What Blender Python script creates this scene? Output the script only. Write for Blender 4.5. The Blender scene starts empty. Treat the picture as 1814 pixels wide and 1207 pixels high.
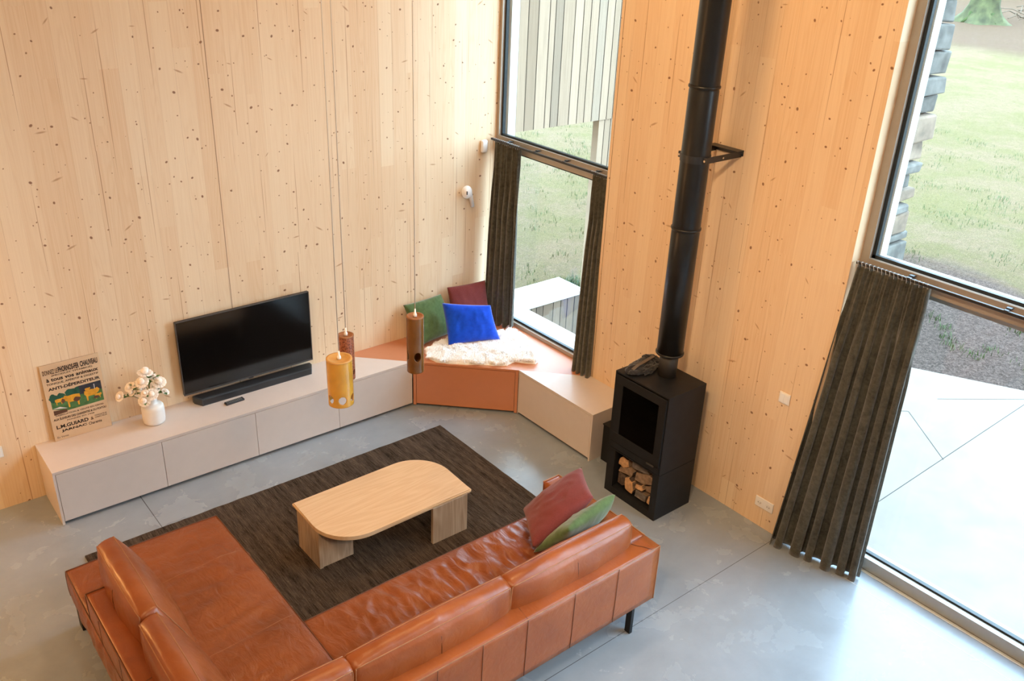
import bpy, bmesh, math, random
from mathutils import Vector, Matrix, noise
random.seed(7)
C = bpy.context.scene.collection
S = bpy.context.scene
# ---------------------------------------------------------------- camera, sky, exposure
cd = bpy.data.cameras.new('camera'); cam = bpy.data.objects.new('camera', cd); C.objects.link(cam)
cd.sensor_width = 36; cd.lens = 36*1582.55/1814; cd.clip_end = 400; cd.clip_start = .05
R0 = (0.7769, -0.6284, 0.0396); R1 = (-0.2474, -0.3625, -0.8985); R2 = (0.5790, 0.6883, -0.4371)
m3 = Matrix((R0, [-a for a in R1], [-a for a in R2])).transposed()
qm = m3.to_quaternion(); qm.normalize()
cam.matrix_world = Matrix.Translation((-4.9743, -6.3825, 4.1058)) @ qm.to_matrix().to_4x4()
S.camera = cam
S.view_settings.view_transform = 'Standard'; S.view_settings.look = 'None'
S.view_settings.gamma = 1; S.view_settings.use_curve_mapping = False
S.view_settings.exposure = 0.45
S.cycles.use_denoising = True
S.cycles.max_bounces = 8; S.cycles.diffuse_bounces = 5; S.cycles.glossy_bounces = 3
S.cycles.transparent_max_bounces = 12; S.cycles.sample_clamp_indirect = 6
W = bpy.data.worlds.new('overcast_sky'); S.world = W; W.use_nodes = True
bg = W.node_tree.nodes['Background']; bg.inputs[0].default_value = (.57, .80, 1, 1); bg.inputs[1].default_value = 9.5
def area(name, loc, size, power, col, rot=(0, 0, 0)):
    l = bpy.data.lights.new(name, 'AREA'); l.shape = 'DISK'; l.size = size; l.energy = power; l.color = col
    o = bpy.data.objects.new(name, l); o.location = loc; o.rotation_euler = rot; C.objects.link(o); return o
WARM = (1, .64, .31)
for (x, y, p) in ((-1.5, -2.4, 50), (-5.6, -3.6, 62)):
    area('ceiling_lamp_light', (x, y, 5.72), .5, p, WARM)
for (loc, tgt, p, sp) in (((-5.0, -5.6, 5.6), (0, -2.9, 1.6), 27, 75), ((-3.6, -8.4, 5.6), (-2.6, -3.6, .4), 14, 60)):
    o = area('warm_fill_light', loc, .4, p, (1, .70, .42)); o.data.spread = math.radians(sp)  # unseen warm fills added to lift the right wall and sofa back
    o.rotation_euler = (Vector(tgt)-Vector(loc)).to_track_quat('-Z', 'Y').to_euler()
fl = bpy.data.lights.new('unseen_warm_light', 'POINT'); fl.energy = 50; fl.color = (1, .50, .16); fl.shadow_soft_size = .14  # warm light added out of view at the lower left, no lamp modelled
flo = bpy.data.objects.new('unseen_warm_light', fl); flo.location = (-5.6, -.5, 1.35); C.objects.link(flo)

# ---------------------------------------------------------------- node helpers
def mk(name):
    m = bpy.data.materials.new(name); m.use_nodes = True
    nt = m.node_tree; return m, nt, nt.nodes['Principled BSDF']
def nd(nt, typ, ins=None, **props):
    n = nt.nodes.new('ShaderNode'+typ)
    for k, v in props.items(): setattr(n, k, v)
    for k, v in (ins or {}).items():
        s = n.inputs[k]
        if isinstance(v, bpy.types.NodeSocket): nt.links.new(v, s)
        else: s.default_value = v
    return n
def M(nt, op, a, b=None, c=None, clamp=False):
    ins = {0: a}
    if b is not None: ins[1] = b
    if c is not None: ins[2] = c
    return nd(nt, 'Math', ins, operation=op, use_clamp=clamp).outputs[0]
def mix(nt, f, a, b, bt='MIX'):
    n = nd(nt, 'Mix', None, data_type='RGBA', blend_type=bt)
    for k, v in ((0, f), (6, a), (7, b)):
        s = n.inputs[k]
        if isinstance(v, bpy.types.NodeSocket): nt.links.new(v, s)
        else: s.default_value = v if k == 0 else (*v, 1)
    return n.outputs[2]
def obc(nt): return nd(nt, 'TexCoord').outputs['Object']
def sep(nt, v): return nd(nt, 'SeparateXYZ', {0: v}).outputs
def comb(nt, x, y, z=0.0): return nd(nt, 'CombineXYZ', {0: x, 1: y, 2: z}).outputs[0]
def scl(nt, v, s): return nd(nt, 'VectorMath', {0: v, 1: s}, operation='MULTIPLY').outputs[0]
def noi(nt, v, s=1.0, d=3.0, r=.5, dist=0.0):
    return nd(nt, 'TexNoise', {'Vector': v, 'Scale': s, 'Detail': d, 'Roughness': r, 'Distortion': dist}).outputs[0]
def rng(nt, v, a, b, c=0.0, d=1.0, smooth=False):
    return nd(nt, 'MapRange', {0: v, 1: a, 2: b, 3: c, 4: d}, interpolation_type='SMOOTHSTEP' if smooth else 'LINEAR').outputs[0]
def bump(nt, bs, h, st, dist=.01):
    b = nd(nt, 'Bump', {'Strength': st, 'Distance': dist, 'Height': h}); nt.links.new(b.outputs[0], bs.inputs['Normal'])
def setp(bs, col=None, rough=None, metal=None, spec=None, sheen=None, coat=None):
    if col is not None: bs.inputs['Base Color'].default_value = (*col, 1)
    if rough is not None: bs.inputs['Roughness'].default_value = rough
    if metal is not None: bs.inputs['Metallic'].default_value = metal
    if spec is not None: bs.inputs['Specular IOR Level'].default_value = spec
    if sheen is not None: bs.inputs['Sheen Weight'].default_value = sheen
    if coat is not None: bs.inputs['Coat Weight'].default_value = coat
def plain(name, col, rough=.5, metal=0.0, spec=.5, var=.06, vs=14.0, sheen=None, coat=None):
    m, nt, bs = mk(name); setp(bs, col, rough, metal, spec, sheen, coat)
    n = noi(nt, obc(nt), vs, 3); f = rng(nt, n, .3, .7)
    c = mix(nt, f, tuple(a*(1-var) for a in col), tuple(min(1, a*(1+var)) for a in col))
    nt.links.new(c, bs.inputs['Base Color']); return m
def ellipses(nt, v2, scale, la, lb, dens, amid, aspan, soft=.5):
    """scattered ellipses (knots): la/lb half sizes in metres, angle amid +- aspan"""
    vo = nd(nt, 'TexVoronoi', {'Vector': v2, 'Scale': scale, 'Randomness': 1.0}, voronoi_dimensions='2D')
    col = nd(nt, 'SeparateColor', {0: vo.outputs['Color']}).outputs
    lo = sep(nt, nd(nt, 'VectorMath', {0: v2, 1: vo.outputs['Position']}, operation='SUBTRACT').outputs[0])
    th = M(nt, 'ADD', M(nt, 'MULTIPLY', M(nt, 'SUBTRACT', col[0], .5), 2*aspan), amid)
    cs, sn = M(nt, 'COSINE', th), M(nt, 'SINE', th)
    a = M(nt, 'ADD', M(nt, 'MULTIPLY', lo[0], cs), M(nt, 'MULTIPLY', lo[1], sn))
    b = M(nt, 'SUBTRACT', M(nt, 'MULTIPLY', lo[1], cs), M(nt, 'MULTIPLY', lo[0], sn))
    szr = M(nt, 'ADD', M(nt, 'MULTIPLY', col[2], .9), .35)
    a = M(nt, 'DIVIDE', a, M(nt, 'MULTIPLY', szr, la)); b = M(nt, 'DIVIDE', b, M(nt, 'MULTIPLY', szr, lb))
    d = M(nt, 'SQRT', M(nt, 'ADD', M(nt, 'MULTIPLY', a, a), M(nt, 'MULTIPLY', b, b)))
    msk = rng(nt, d, 1.0, 1.0-soft, smooth=True)
    return M(nt, 'MULTIPLY', msk, M(nt, 'LESS_THAN', col[1], dens))
def pine(name, hx, seams=(), base=(.80, .645, .455), dark=(.63, .425, .235), off=0.0, lam=.125):
    m, nt, bs = mk(name); setp(bs, rough=.5, spec=.35)
    s = sep(nt, obc(nt)); h = M(nt, 'ADD', s[hx], off); z = s[2]
    v2 = comb(nt, h, z)
    hw = M(nt, 'ADD', h, M(nt, 'MULTIPLY', M(nt, 'SUBTRACT', noi(nt, comb(nt, M(nt, 'MULTIPLY', h, 2.0), z), .35, 1), .5), .02))
    bid = M(nt, 'FLOOR', M(nt, 'DIVIDE', hw, lam))
    r1 = nd(nt, 'TexWhiteNoise', {'W': bid}, noise_dimensions='1D').outputs[0]
    pid = M(nt, 'FLOOR', M(nt, 'DIVIDE', M(nt, 'ADD', z, M(nt, 'MULTIPLY', r1, 7.0)), 2.6))
    r2 = nd(nt, 'TexWhiteNoise', {'Vector': comb(nt, bid, pid)}, noise_dimensions='2D').outputs[0]
    g1 = noi(nt, comb(nt, M(nt, 'MULTIPLY', h, 95.0), M(nt, 'MULTIPLY', z, 1.1), M(nt, 'MULTIPLY', r2, 30.0)), 1, 4, .6)
    ring = noi(nt, comb(nt, M(nt, 'MULTIPLY', h, 11.0), M(nt, 'MULTIPLY', z, .55), M(nt, 'MULTIPLY', r2, 60.0)), 1, 1, .4)
    rg = M(nt, 'ADD', M(nt, 'MULTIPLY', M(nt, 'SINE', M(nt, 'MULTIPLY', ring, 95.0)), .5), .5)
    rg = M(nt, 'MULTIPLY', M(nt, 'POWER', rg, 3.0), .55)
    f = M(nt, 'ADD', M(nt, 'MULTIPLY', rng(nt, g1, .35, .7), .5), M(nt, 'MULTIPLY', rg, .55), clamp=True)
    f = M(nt, 'MULTIPLY', f, rng(nt, r2, 0, 1, .25, .85))
    c = mix(nt, f, base, dark)
    c = mix(nt, rng(nt, r2, .0, 1.0, .0, .42), c, (.70, .47, .28))
    ed = M(nt, 'ABSOLUTE', M(nt, 'SUBTRACT', M(nt, 'FRACT', M(nt, 'DIVIDE', hw, lam)), .5))
    c = mix(nt, M(nt, 'MULTIPLY', M(nt, 'GREATER_THAN', ed, .493), rng(nt, r1, .4, .8, .05, .6)), c, (.33, .18, .09))
    kn = ellipses(nt, v2, 6.0, .0125, .0095, .55, 0, 1.5)
    c = mix(nt, M(nt, 'MULTIPLY', kn, .92), c, (.20, .085, .04))
    k2 = ellipses(nt, nd(nt, 'VectorMath', {0: v2, 1: (3.3, 1.7, 0)}).outputs[0], 8.5, .0075, .006, .42, 0, 1.5)
    c = mix(nt, M(nt, 'MULTIPLY', k2, .88), c, (.24, .11, .05))
    k3 = ellipses(nt, nd(nt, 'VectorMath', {0: v2, 1: (7.3, 4.7, 0)}).outputs[0], 2.9, .042, .0085, .62, 0, .9, .8)
    c = mix(nt, M(nt, 'MULTIPLY', k3, .72), c, (.38, .19, .085))
    k4 = ellipses(nt, nd(nt, 'VectorMath', {0: comb(nt, M(nt, 'MULTIPLY', h, 3.0), M(nt, 'MULTIPLY', z, .5)), 1: (1.3, 9.7, 0)}).outputs[0], 1.9, .34, .012, .7, 1.5708, .02, .9)
    c = mix(nt, M(nt, 'MULTIPLY', k4, .8), c, (.34, .16, .07))
    for sx in seams:
        d = M(nt, 'ABSOLUTE', M(nt, 'SUBTRACT', s[hx], sx))
        c = mix(nt, M(nt, 'MULTIPLY', M(nt, 'LESS_THAN', d, .0028), .85), c, (.18, .09, .04))
    nt.links.new(c, bs.inputs['Base Color'])
    nt.links.new(rng(nt, g1, .3, .7, .45, .6), bs.inputs['Roughness'])
    bump(nt, bs, g1, .08, .002)
    return m
def concrete(name, col=(.40, .405, .40), rough=.3, joints=(), var=.20):
    m, nt, bs = mk(name); setp(bs, rough=rough, spec=.5)
    o = obc(nt); s = sep(nt, o)
    a = noi(nt, o, .9, 6, .6, .6); b = noi(nt, o, 3.4, 8, .6, .35); e = noi(nt, scl(nt, o, (1, 1.8, 1)), 9, 8, .7, .4)
    f = M(nt, 'ADD', M(nt, 'MULTIPLY', rng(nt, a, .3, .7), .5), M(nt, 'MULTIPLY', rng(nt, b, .25, .78), .5))
    c = mix(nt, f, tuple(x*(1-var) for x in col), tuple(min(1, x*(1+var)) for x in col))
    c = mix(nt, rng(nt, e, .4, .85, 0, .12), c, tuple(min(1, x*1.35) for x in col))
    c = mix(nt, rng(nt, noi(nt, nd(nt, 'VectorMath', {0: o, 1: (5, 3, 0)}).outputs[0], 1.7, 7, .65, .5), .45, .8, 0, .45), c, tuple(x*.72 for x in (col[0]*1.06, col[1], col[2]*.9)))
    for (ax, p, w) in joints:
        d = M(nt, 'ABSOLUTE', M(nt, 'SUBTRACT', s[ax], p))
        c = mix(nt, M(nt, 'MULTIPLY', M(nt, 'LESS_THAN', d, w), .85), c, (.04, .04, .045))
    nt.links.new(c, bs.inputs['Base Color'])
    nt.links.new(rng(nt, b, .3, .7, rough*.8, rough*1.3), bs.inputs['Roughness'])
    bump(nt, bs, e, .05, .002)
    return m

MT = {}
MT['pine_left'] = pine('pine_left', 0, seams=(-2.524, -5.2), off=20)
MT['pine_right'] = pine('pine_right', 1, seams=(-1.575, -4.4), base=(.80, .61, .41), dark=(.62, .39, .21), off=31.3)
MT['floor'] = concrete('polished_concrete', (.255, .292, .335), .24, joints=((1, -3.602, .0022), (0, -3.545, .003)))
MT['patio'] = concrete('patio_concrete', (.20, .165, .14), .7, var=.12)
MT['cab'] = plain('beige_laminate', (.60, .525, .48), .36, var=.015)
MT['orange'] = plain('terracotta_laminate', (.50, .20, .10), .36, var=.02)
MT['gap'] = plain('shadow_gap_dark', (.03, .025, .02), .8)
MT['black'] = plain('black_steel', (.009, .0095, .011), .5, var=.2, spec=.28)
MT['pipeblack'] = plain('black_enamel_pipe', (.012, .0125, .013), .33, var=.15, spec=.4)
MT['collar'] = plain('dark_grey_collar', (.035, .033, .032), .55)
MT['firebox'] = plain('firebrick_dark', (.045, .033, .026), .9, var=.5)
MT['alu'] = plain('taupe_aluminium', (.40, .345, .285), .42, .35, var=.03)
MT['alulight'] = plain('pale_aluminium', (.62, .63, .60), .4, .1, var=.02)
MT['gasket'] = plain('black_gasket', (.012, .02, .026), .45)
MT['white'] = plain('white_plastic', (.82, .82, .82), .35, var=.01)
MT['plate'] = plain('white_switch_plate', (.80, .77, .74), .4, var=.01)
MT['whitewall'] = plain('white_plaster', (.74, .72, .70), .8)
MT['chrome'] = plain('chrome_steel', (.7, .7, .7), .25, 1.0)
MT['blackp'] = plain('black_plastic', (.018, .019, .022), .38, var=.15)
MT['darkgrey'] = plain('dark_grey_plastic', (.045, .05, .056), .45, var=.1)
MT['screen'] = plain('television_screen', (.003, .003, .0035), .12, var=.1)
MT['bezel'] = plain('television_bezel', (.06, .055, .055), .35)
MT['buttons'] = plain('grey_buttons', (.2, .22, .22), .5)
MT['vase'] = plain('cream_ceramic', (.76, .73, .69), .32, var=.03)
MT['paper'] = plain('aged_poster_paper', (.60, .42, .26), .6, var=.07, vs=5)
MT['board'] = plain('board_edge', (.36, .26, .17), .6)
MT['ink'] = plain('black_ink', (.018, .012, .010), .5)
MT['p_green'] = plain('print_green', (.06, .16, .05), .5, var=.3, vs=30)
MT['p_dkgreen'] = plain('print_dark_green', (.015, .085, .05), .5, var=.2)
MT['p_yellow'] = plain('print_yellow', (.62, .30, .02), .5, var=.2, vs=40)
MT['p_dark'] = plain('print_dark_sky', (.025, .028, .04), .5, var=.4, vs=20)
MT['p_brown'] = plain('print_brown', (.10, .045, .025), .5, var=.3)
MT['p_white'] = plain('print_white', (.6, .58, .55), .5, var=.1)
MT['petal'] = plain('pale_pink_petal', (.95, .87, .80), .6, var=.08, vs=60)
MT['leaf'] = plain('green_leaf', (.055, .17, .035), .5, var=.35, vs=60)
MT['grassblade'] = plain('grass_blade', (.045, .085, .014), .6, var=.35, vs=30)
MT['stem'] = plain('green_stem', (.10, .22, .06), .5)
MT['ochre'] = plain('ochre_glazed_ceramic', (.56, .285, .035), .16, var=.12, vs=10, coat=.4)
MT['amber'] = plain('brown_glazed_ceramic', (.15, .062, .012), .24, var=.25, vs=8, coat=.15)
MT['ochretop'] = plain('ochre_rim', (.50, .27, .075), .5, var=.1)
MT['ambertop'] = plain('brown_rim', (.26, .105, .04), .5, var=.1)
MT['cord'] = plain('beige_cord', (.62, .53, .44), .6)
MT['strap'] = plain('grey_brown_strap', (.11, .085, .068), .6)
MT['hookw'] = plain('white_hook', (.7, .72, .74), .4)
def rust_mat():
    m, nt, bs = mk('speckled_rust_ceramic'); setp(bs, rough=.3)
    v = nd(nt, 'TexVoronoi', {'Vector': scl(nt, obc(nt), (1, 1, .55)), 'Scale': 160.0}).outputs['Distance']
    c = mix(nt, rng(nt, v, .25, .55), (.10, .022, .010), (.33, .11, .055)); nt.links.new(c, bs.inputs['Base Color'])
    bump(nt, bs, v, .3, .002); return m
MT['rust'] = rust_mat()
def leather(name, bst, kk=1.0):
    m, nt, bs = mk(name); setp(bs, rough=.34, spec=.55)
    o = obc(nt)
    a = noi(nt, o, 2.2, 5, .6, .5); b = noi(nt, scl(nt, o, (1, 1, .7)), 16, 6, .65, 1.5)
    c = mix(nt, rng(nt, a, .3, .7), tuple(v*kk for v in (.165, .036, .006)), tuple(v*kk for v in (.26, .068, .014)))
    c = mix(nt, rng(nt, b, .55, .75, 0, .35), c, (.36, .125, .042))
    nt.links.new(c, bs.inputs['Base Color'])
    nt.links.new(rng(nt, b, .3, .7, .30, .46), bs.inputs['Roughness'])
    w = noi(nt, scl(nt, o, (1.0, .4, 1)), 13, 3, .5, 1.6)
    g = nd(nt, 'TexVoronoi', {'Vector': o, 'Scale': 260.0}).outputs['Distance']
    hh = M(nt, 'ADD', M(nt, 'MULTIPLY', w, 1.0), M(nt, 'MULTIPLY', g, .05))
    bump(nt, bs, hh, bst, .02); return m
MT['leather'] = leather('cognac_leather', .12, 1.22)  # same leather, brighter for backs and rails: their lit tone is in the colour
MT['leather_w'] = leather('creased_cognac_leather', .5)
MT['piping'] = plain('leather_piping', (.33, .14, .06), .5, var=.2)
MT['stitch'] = plain('dark_stitched_seam', (.10, .035, .015), .6)
def rugm():
    m, nt, bs = mk('brown_woven_wool'); setp(bs, rough=.95, spec=.1)
    s = sep(nt, obc(nt))
    a = noi(nt, comb(nt, M(nt, 'MULTIPLY', s[0], 165.0), M(nt, 'MULTIPLY', s[1], 9.0)), 1, 3, .6)
    b = noi(nt, comb(nt, M(nt, 'MULTIPLY', s[0], 30.0), M(nt, 'MULTIPLY', s[1], 1.4), 3.0), 1, 3, .6)
    k = noi(nt, comb(nt, M(nt, 'MULTIPLY', s[0], 150.0), M(nt, 'MULTIPLY', s[1], 60.0), 9.0), 1, 2, .5)
    f = M(nt, 'ADD', M(nt, 'MULTIPLY', rng(nt, a, .3, .7), .6), M(nt, 'MULTIPLY', rng(nt, b, .3, .7), .4))
    c = mix(nt, rng(nt, f, .15, .85), (.013, .009, .0065), (.105, .077, .057))
    c = mix(nt, rng(nt, k, .62, .75, 0, .6), c, (.21, .165, .125)); nt.links.new(c, bs.inputs['Base Color'])
    bump(nt, bs, M(nt, 'ADD', a, k), .7, .006); return m
MT['rug'] = rugm()
def fabric(name, c1, c2, sc=40, rough=.9, sheen=.3, b=.25, sheenc=None):
    m, nt, bs = mk(name); setp(bs, rough=rough, spec=.15, sheen=sheen)
    o = obc(nt); n = noi(nt, o, sc, 5, .7); n2 = noi(nt, o, 5, 4, .6, 1)
    f = M(nt, 'ADD', M(nt, 'MULTIPLY', rng(nt, n, .3, .7), .6), M(nt, 'MULTIPLY', rng(nt, n2, .3, .7), .4))
    c = mix(nt, f, c1, c2); nt.links.new(c, bs.inputs['Base Color']); bump(nt, bs, n, b, .003); return m
MT['curtain'] = fabric('olive_chenille', (.018, .0175, .013), (.105, .100, .077), 38, sheen=.35, b=.6)
MT['f_green'] = fabric('green_velvet', (.045, .085, .028), (.10, .165, .06), 30, sheen=.4)
MT['f_red'] = fabric('dusty_red_linen', (.13, .028, .027), (.20, .047, .046), 120, sheen=.2)
MT['f_blue'] = fabric('cobalt_velvet', (.002, .035, .42), (.004, .085, .72), 18, sheen=.3)
MT['fur'] = plain('cream_wool', (.97, .97, .955), .9, var=.05)
MT['glove'] = fabric('black_suede', (.008, .008, .010), (.025, .025, .03), 60)
def oak(name, c1, c2, ax, ay):
    m, nt, bs = mk(name); setp(bs, rough=.45, spec=.4); s = sep(nt, obc(nt))
    g = noi(nt, comb(nt, M(nt, 'MULTIPLY', s[ax], 70.0), M(nt, 'MULTIPLY', s[ay], 3.0), 1.0), 1, 5, .6)
    r = noi(nt, comb(nt, M(nt, 'MULTIPLY', s[ax], 7.0), M(nt, 'MULTIPLY', s[ay], .9), 4.0), 1, 2, .5, .6)
    rr = M(nt, 'MULTIPLY', M(nt, 'ADD', M(nt, 'SINE', M(nt, 'MULTIPLY', r, 60.0)), 1.0), .25)
    c = mix(nt, M(nt, 'ADD', M(nt, 'MULTIPLY', rng(nt, g, .3, .7), .6), rr, clamp=True), c1, c2)
    nt.links.new(c, bs.inputs['Base Color']); bump(nt, bs, g, .08, .002); return m
MT['oak_top'] = oak('oak_table_top', (.66, .49, .32), (.58, .40, .24), 1, 0)
MT['oak_x'] = oak('oak_leg_grain', (.50, .38, .27), (.33, .23, .15), 0, 2)
MT['oak_y'] = oak('oak_leg_grain_b', (.50, .38, .27), (.33, .23, .15), 1, 2)
MT['bark'] = plain('log_bark', (.085, .055, .038), .9, var=.5, vs=40)
MT['endgrain'] = plain('split_log_end', (.50, .29, .14), .8, var=.25, vs=40)
MT['logside'] = plain('split_log_face', (.24, .16, .10), .85, var=.35, vs=30)
MT['loggrey'] = plain('grey_split_log', (.14, .12, .105), .85, var=.35, vs=30)
MT['stone'] = plain('grey_slate_stone', (0.1430, 0.1352, 0.1196), .85, var=.45, vs=9)
MT['stoneb'] = plain('brown_slate_stone', (0.2210, 0.1612, 0.1144), .85, var=.4, vs=9)
MT['treebark'] = plain('mossy_tree_bark', (.055, .058, .022), .95, var=.5, vs=3)
MT['moss'] = plain('moss', (.036, .055, .012), .95, var=.3, vs=4)
MT['twig'] = plain('dry_twig', (.12, .085, .055), .9, var=.3)
MT['hedge'] = plain('woodland_green', (.02, .035, .008), .9, var=.6, vs=2)
def boards(name, ax=0, k_=1.0):
    m, nt, bs = mk(name); setp(bs, rough=.8, spec=.2); s = sep(nt, obc(nt)); z = s[2]
    v = nd(nt, 'TexVoronoi', {'W': s[ax], 'Scale': 9.5, 'Randomness': .75}, voronoi_dimensions='1D')
    e = nd(nt, 'TexVoronoi', {'W': s[ax], 'Scale': 9.5, 'Randomness': .75}, voronoi_dimensions='1D', feature='DISTANCE_TO_EDGE').outputs['Distance']
    cc = nd(nt, 'SeparateColor', {0: v.outputs['Color']}).outputs
    g = noi(nt, comb(nt, M(nt, 'MULTIPLY', s[ax], 60.0), M(nt, 'MULTIPLY', z, 2.0)), 1, 5, .6)
    c = mix(nt, cc[0], (0.3450, 0.2484, 0.1656), (0.5635, 0.4140, 0.2875)); c = mix(nt, rng(nt, cc[1], .6, 1, 0, .7), c, (0.3795, 0.3220, 0.2530))
    c = mix(nt, rng(nt, g, .35, .75, 0, .25), c, (.08, .06, .045)); c = mix(nt, M(nt, 'LESS_THAN', e, .045), c, (.012, .008, .006))
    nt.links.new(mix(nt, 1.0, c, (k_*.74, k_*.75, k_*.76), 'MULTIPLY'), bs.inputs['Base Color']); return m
MT['boards'] = boards('weathered_vertical_boards', 0)
MT['boards_shaded'] = boards('shaded_vertical_boards', 0, .5)  # darker copy of the same boards, shade under the overhang put into the colour
MT['alu_pale'] = plain('pale_grey_aluminium', (.40, .40, .375), .42, .3, var=.03)
def lawnm():
    m, nt, bs = mk('patchy_lawn'); setp(bs, rough=.95, spec=.1); o = obc(nt); s = sep(nt, o)
    a = noi(nt, o, .55, 5, .65, .5); b = noi(nt, o, 5, 8, .75, .8); k = noi(nt, o, 28, 6, .8, .5)
    c = mix(nt, rng(nt, b, .35, .65), (0.1750, 0.1330, 0.0868), (0.1300, 0.1105, 0.0546))
    c = mix(nt, rng(nt, a, .45, .62, 0, .6), c, (0.1105, 0.1105, 0.0390))
    c = mix(nt, rng(nt, k, .55, .7, 0, .6), c, (0.2470, 0.1885, 0.1365))
    c = mix(nt, rng(nt, k, .30, .44, .8, 0), c, (.045, .042, .025))
    d = M(nt, 'ADD', s[0], M(nt, 'MULTIPLY', M(nt, 'SUBTRACT', a, .5), 3.0))
    mud = mix(nt, rng(nt, k, .35, .65), (0.0288, 0.0224, 0.0192), (0.1615, 0.1254, 0.1102))
    mk_ = M(nt, 'MULTIPLY', rng(nt, d, 7.6, 6.4, smooth=True), rng(nt, s[1], .6, -.4, smooth=True))
    c = mix(nt, mk_, c, mud)
    lit = mix(nt, rng(nt, k, .35, .65), (.055, .032, .022), (.13, .088, .062))
    c = mix(nt, rng(nt, d, 29.5, 33.5, 0, .85, True), c, lit)
    kk = noi(nt, o, 60, 5, .8)
    c = mix(nt, 1.0, c, mix(nt, rng(nt, kk, .38, .62), (1.0, .92, .90), (2.15, 1.92, 1.80)), 'MULTIPLY')
    nt.links.new(c, bs.inputs['Base Color']); bump(nt, bs, M(nt, 'ADD', M(nt, 'ADD', b, k), kk), 1.0, .05); return m
MT['lawn'] = lawnm()
def glassm(name, tint=(.97, .99, .985), refl=1.0):
    m = bpy.data.materials.new(name); m.use_nodes = True; nt = m.node_tree
    nt.nodes.remove(nt.nodes['Principled BSDF']); out = nt.nodes['Material Output']
    t = nd(nt, 'BsdfTransparent', {0: (*tint, 1)}); g = nd(nt, 'BsdfGlossy', {0: (1, 1, 1, 1), 'Roughness': .02})
    fa = nd(nt, 'LayerWeight', {'Blend': .5}).outputs['Facing']
    fr = M(nt, 'ADD', M(nt, 'MULTIPLY', M(nt, 'POWER', fa, 5.0), .9*refl), .03*refl, clamp=True); mx = nd(nt, 'MixShader', {0: fr, 1: t.outputs[0], 2: g.outputs[0]})
    nt.links.new(mx.outputs[0], out.inputs[0]); return m
MT['glass'] = glassm('window_glass')
MT['stoveglass'] = glassm('smoked_stove_glass', (.16, .14, .13), 1.0)

# ---------------------------------------------------------------- mesh helpers (world coordinates; objects are parented with an offset)
def link(name, bm, mat, parent=None, smooth=False, mats=None):
    me = bpy.data.meshes.new(name)
    if parent is not None: bmesh.ops.translate(bm, verts=bm.verts, vec=-Vector(parent['_w']))
    bmesh.ops.recalc_face_normals(bm, faces=bm.faces)
    bm.to_mesh(me); bm.free()
    for mm in (mats or [mat]): me.materials.append(MT[mm])
    if smooth:
        for p in me.polygons: p.use_smooth = True
    o = bpy.data.objects.new(name, me); C.objects.link(o)
    if parent is not None:
        o.parent = parent; o['_w'] = list(parent['_w'])
    else: o['_w'] = [0, 0, 0]
    return o
def thing(name, label, cat, loc=(0, 0, 0), group=None, kind=None):
    o = bpy.data.objects.new(name, None); C.objects.link(o); o.location = loc; o['_w'] = list(loc)
    o.empty_display_size = .1
    if label: o['label'] = label; o['category'] = cat
    if group: o['group'] = group
    if kind: o['kind'] = kind
    return o
def single(name, bm, mat, label, cat, group=None, kind=None, smooth=False, origin=None, mats=None):
    if origin is not None: bmesh.ops.translate(bm, verts=bm.verts, vec=-Vector(origin))
    o = link(name, bm, mat, None, smooth, mats)
    if origin is not None: o.location = origin; o['_w'] = list(origin)
    if label: o['label'] = label; o['category'] = cat
    if group: o['group'] = group
    if kind: o['kind'] = kind
    return o
def struct(name, bm, mat, mats=None, label=None):
    o = link(name, bm, mat, None, mats=mats); o['kind'] = 'structure'
    if label: o['label'] = label
    return o
def box(bm, a, b, bev=0.0, seg=2):
    x0, x1 = sorted((a[0], b[0])); y0, y1 = sorted((a[1], b[1])); z0, z1 = sorted((a[2], b[2]))
    vs = [bm.verts.new(p) for p in ((x0, y0, z0), (x1, y0, z0), (x1, y1, z0), (x0, y1, z0), (x0, y0, z1), (x1, y0, z1), (x1, y1, z1), (x0, y1, z1))]
    fs = [bm.faces.new([vs[i] for i in f]) for f in ((3, 2, 1, 0), (4, 5, 6, 7), (0, 1, 5, 4), (1, 2, 6, 5), (2, 3, 7, 6), (3, 0, 4, 7))]
    if bev:
        es = list({e for f in fs for e in f.edges})
        bmesh.ops.bevel(bm, geom=es, offset=bev, segments=seg, profile=.5, affect='EDGES')
    return bm
def B(a, b, bev=0.0, seg=2): return box(bmesh.new(), a, b, bev, seg)
def prism(bm, pts, z0, z1):
    """pts: list of (x,y); extruded in z"""
    lo = [bm.verts.new((x, y, z0)) for x, y in pts]; hi = [bm.verts.new((x, y, z1)) for x, y in pts]
    bm.faces.new(lo[::-1]); bm.faces.new(hi); n = len(pts)
    for i in range(n): bm.faces.new((lo[i], lo[(i+1) % n], hi[(i+1) % n], hi[i]))
    return bm
def prismx(bm, pts, x0, x1, ends=0, side=0):
    """pts: list of (y,z) polygon extruded in x"""
    lo = [bm.verts.new((x0, y, z)) for y, z in pts]; hi = [bm.verts.new((x1, y, z)) for y, z in pts]
    f1 = bm.faces.new(lo); f2 = bm.faces.new(hi[::-1]); f1.material_index = f2.material_index = ends; n = len(pts); out = []
    for i in range(n):
        f = bm.faces.new((lo[i], lo[(i+1) % n], hi[(i+1) % n], hi[i])); f.material_index = side if not isinstance(side, (list, tuple)) else side[i % len(side)]
    return bm
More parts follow.
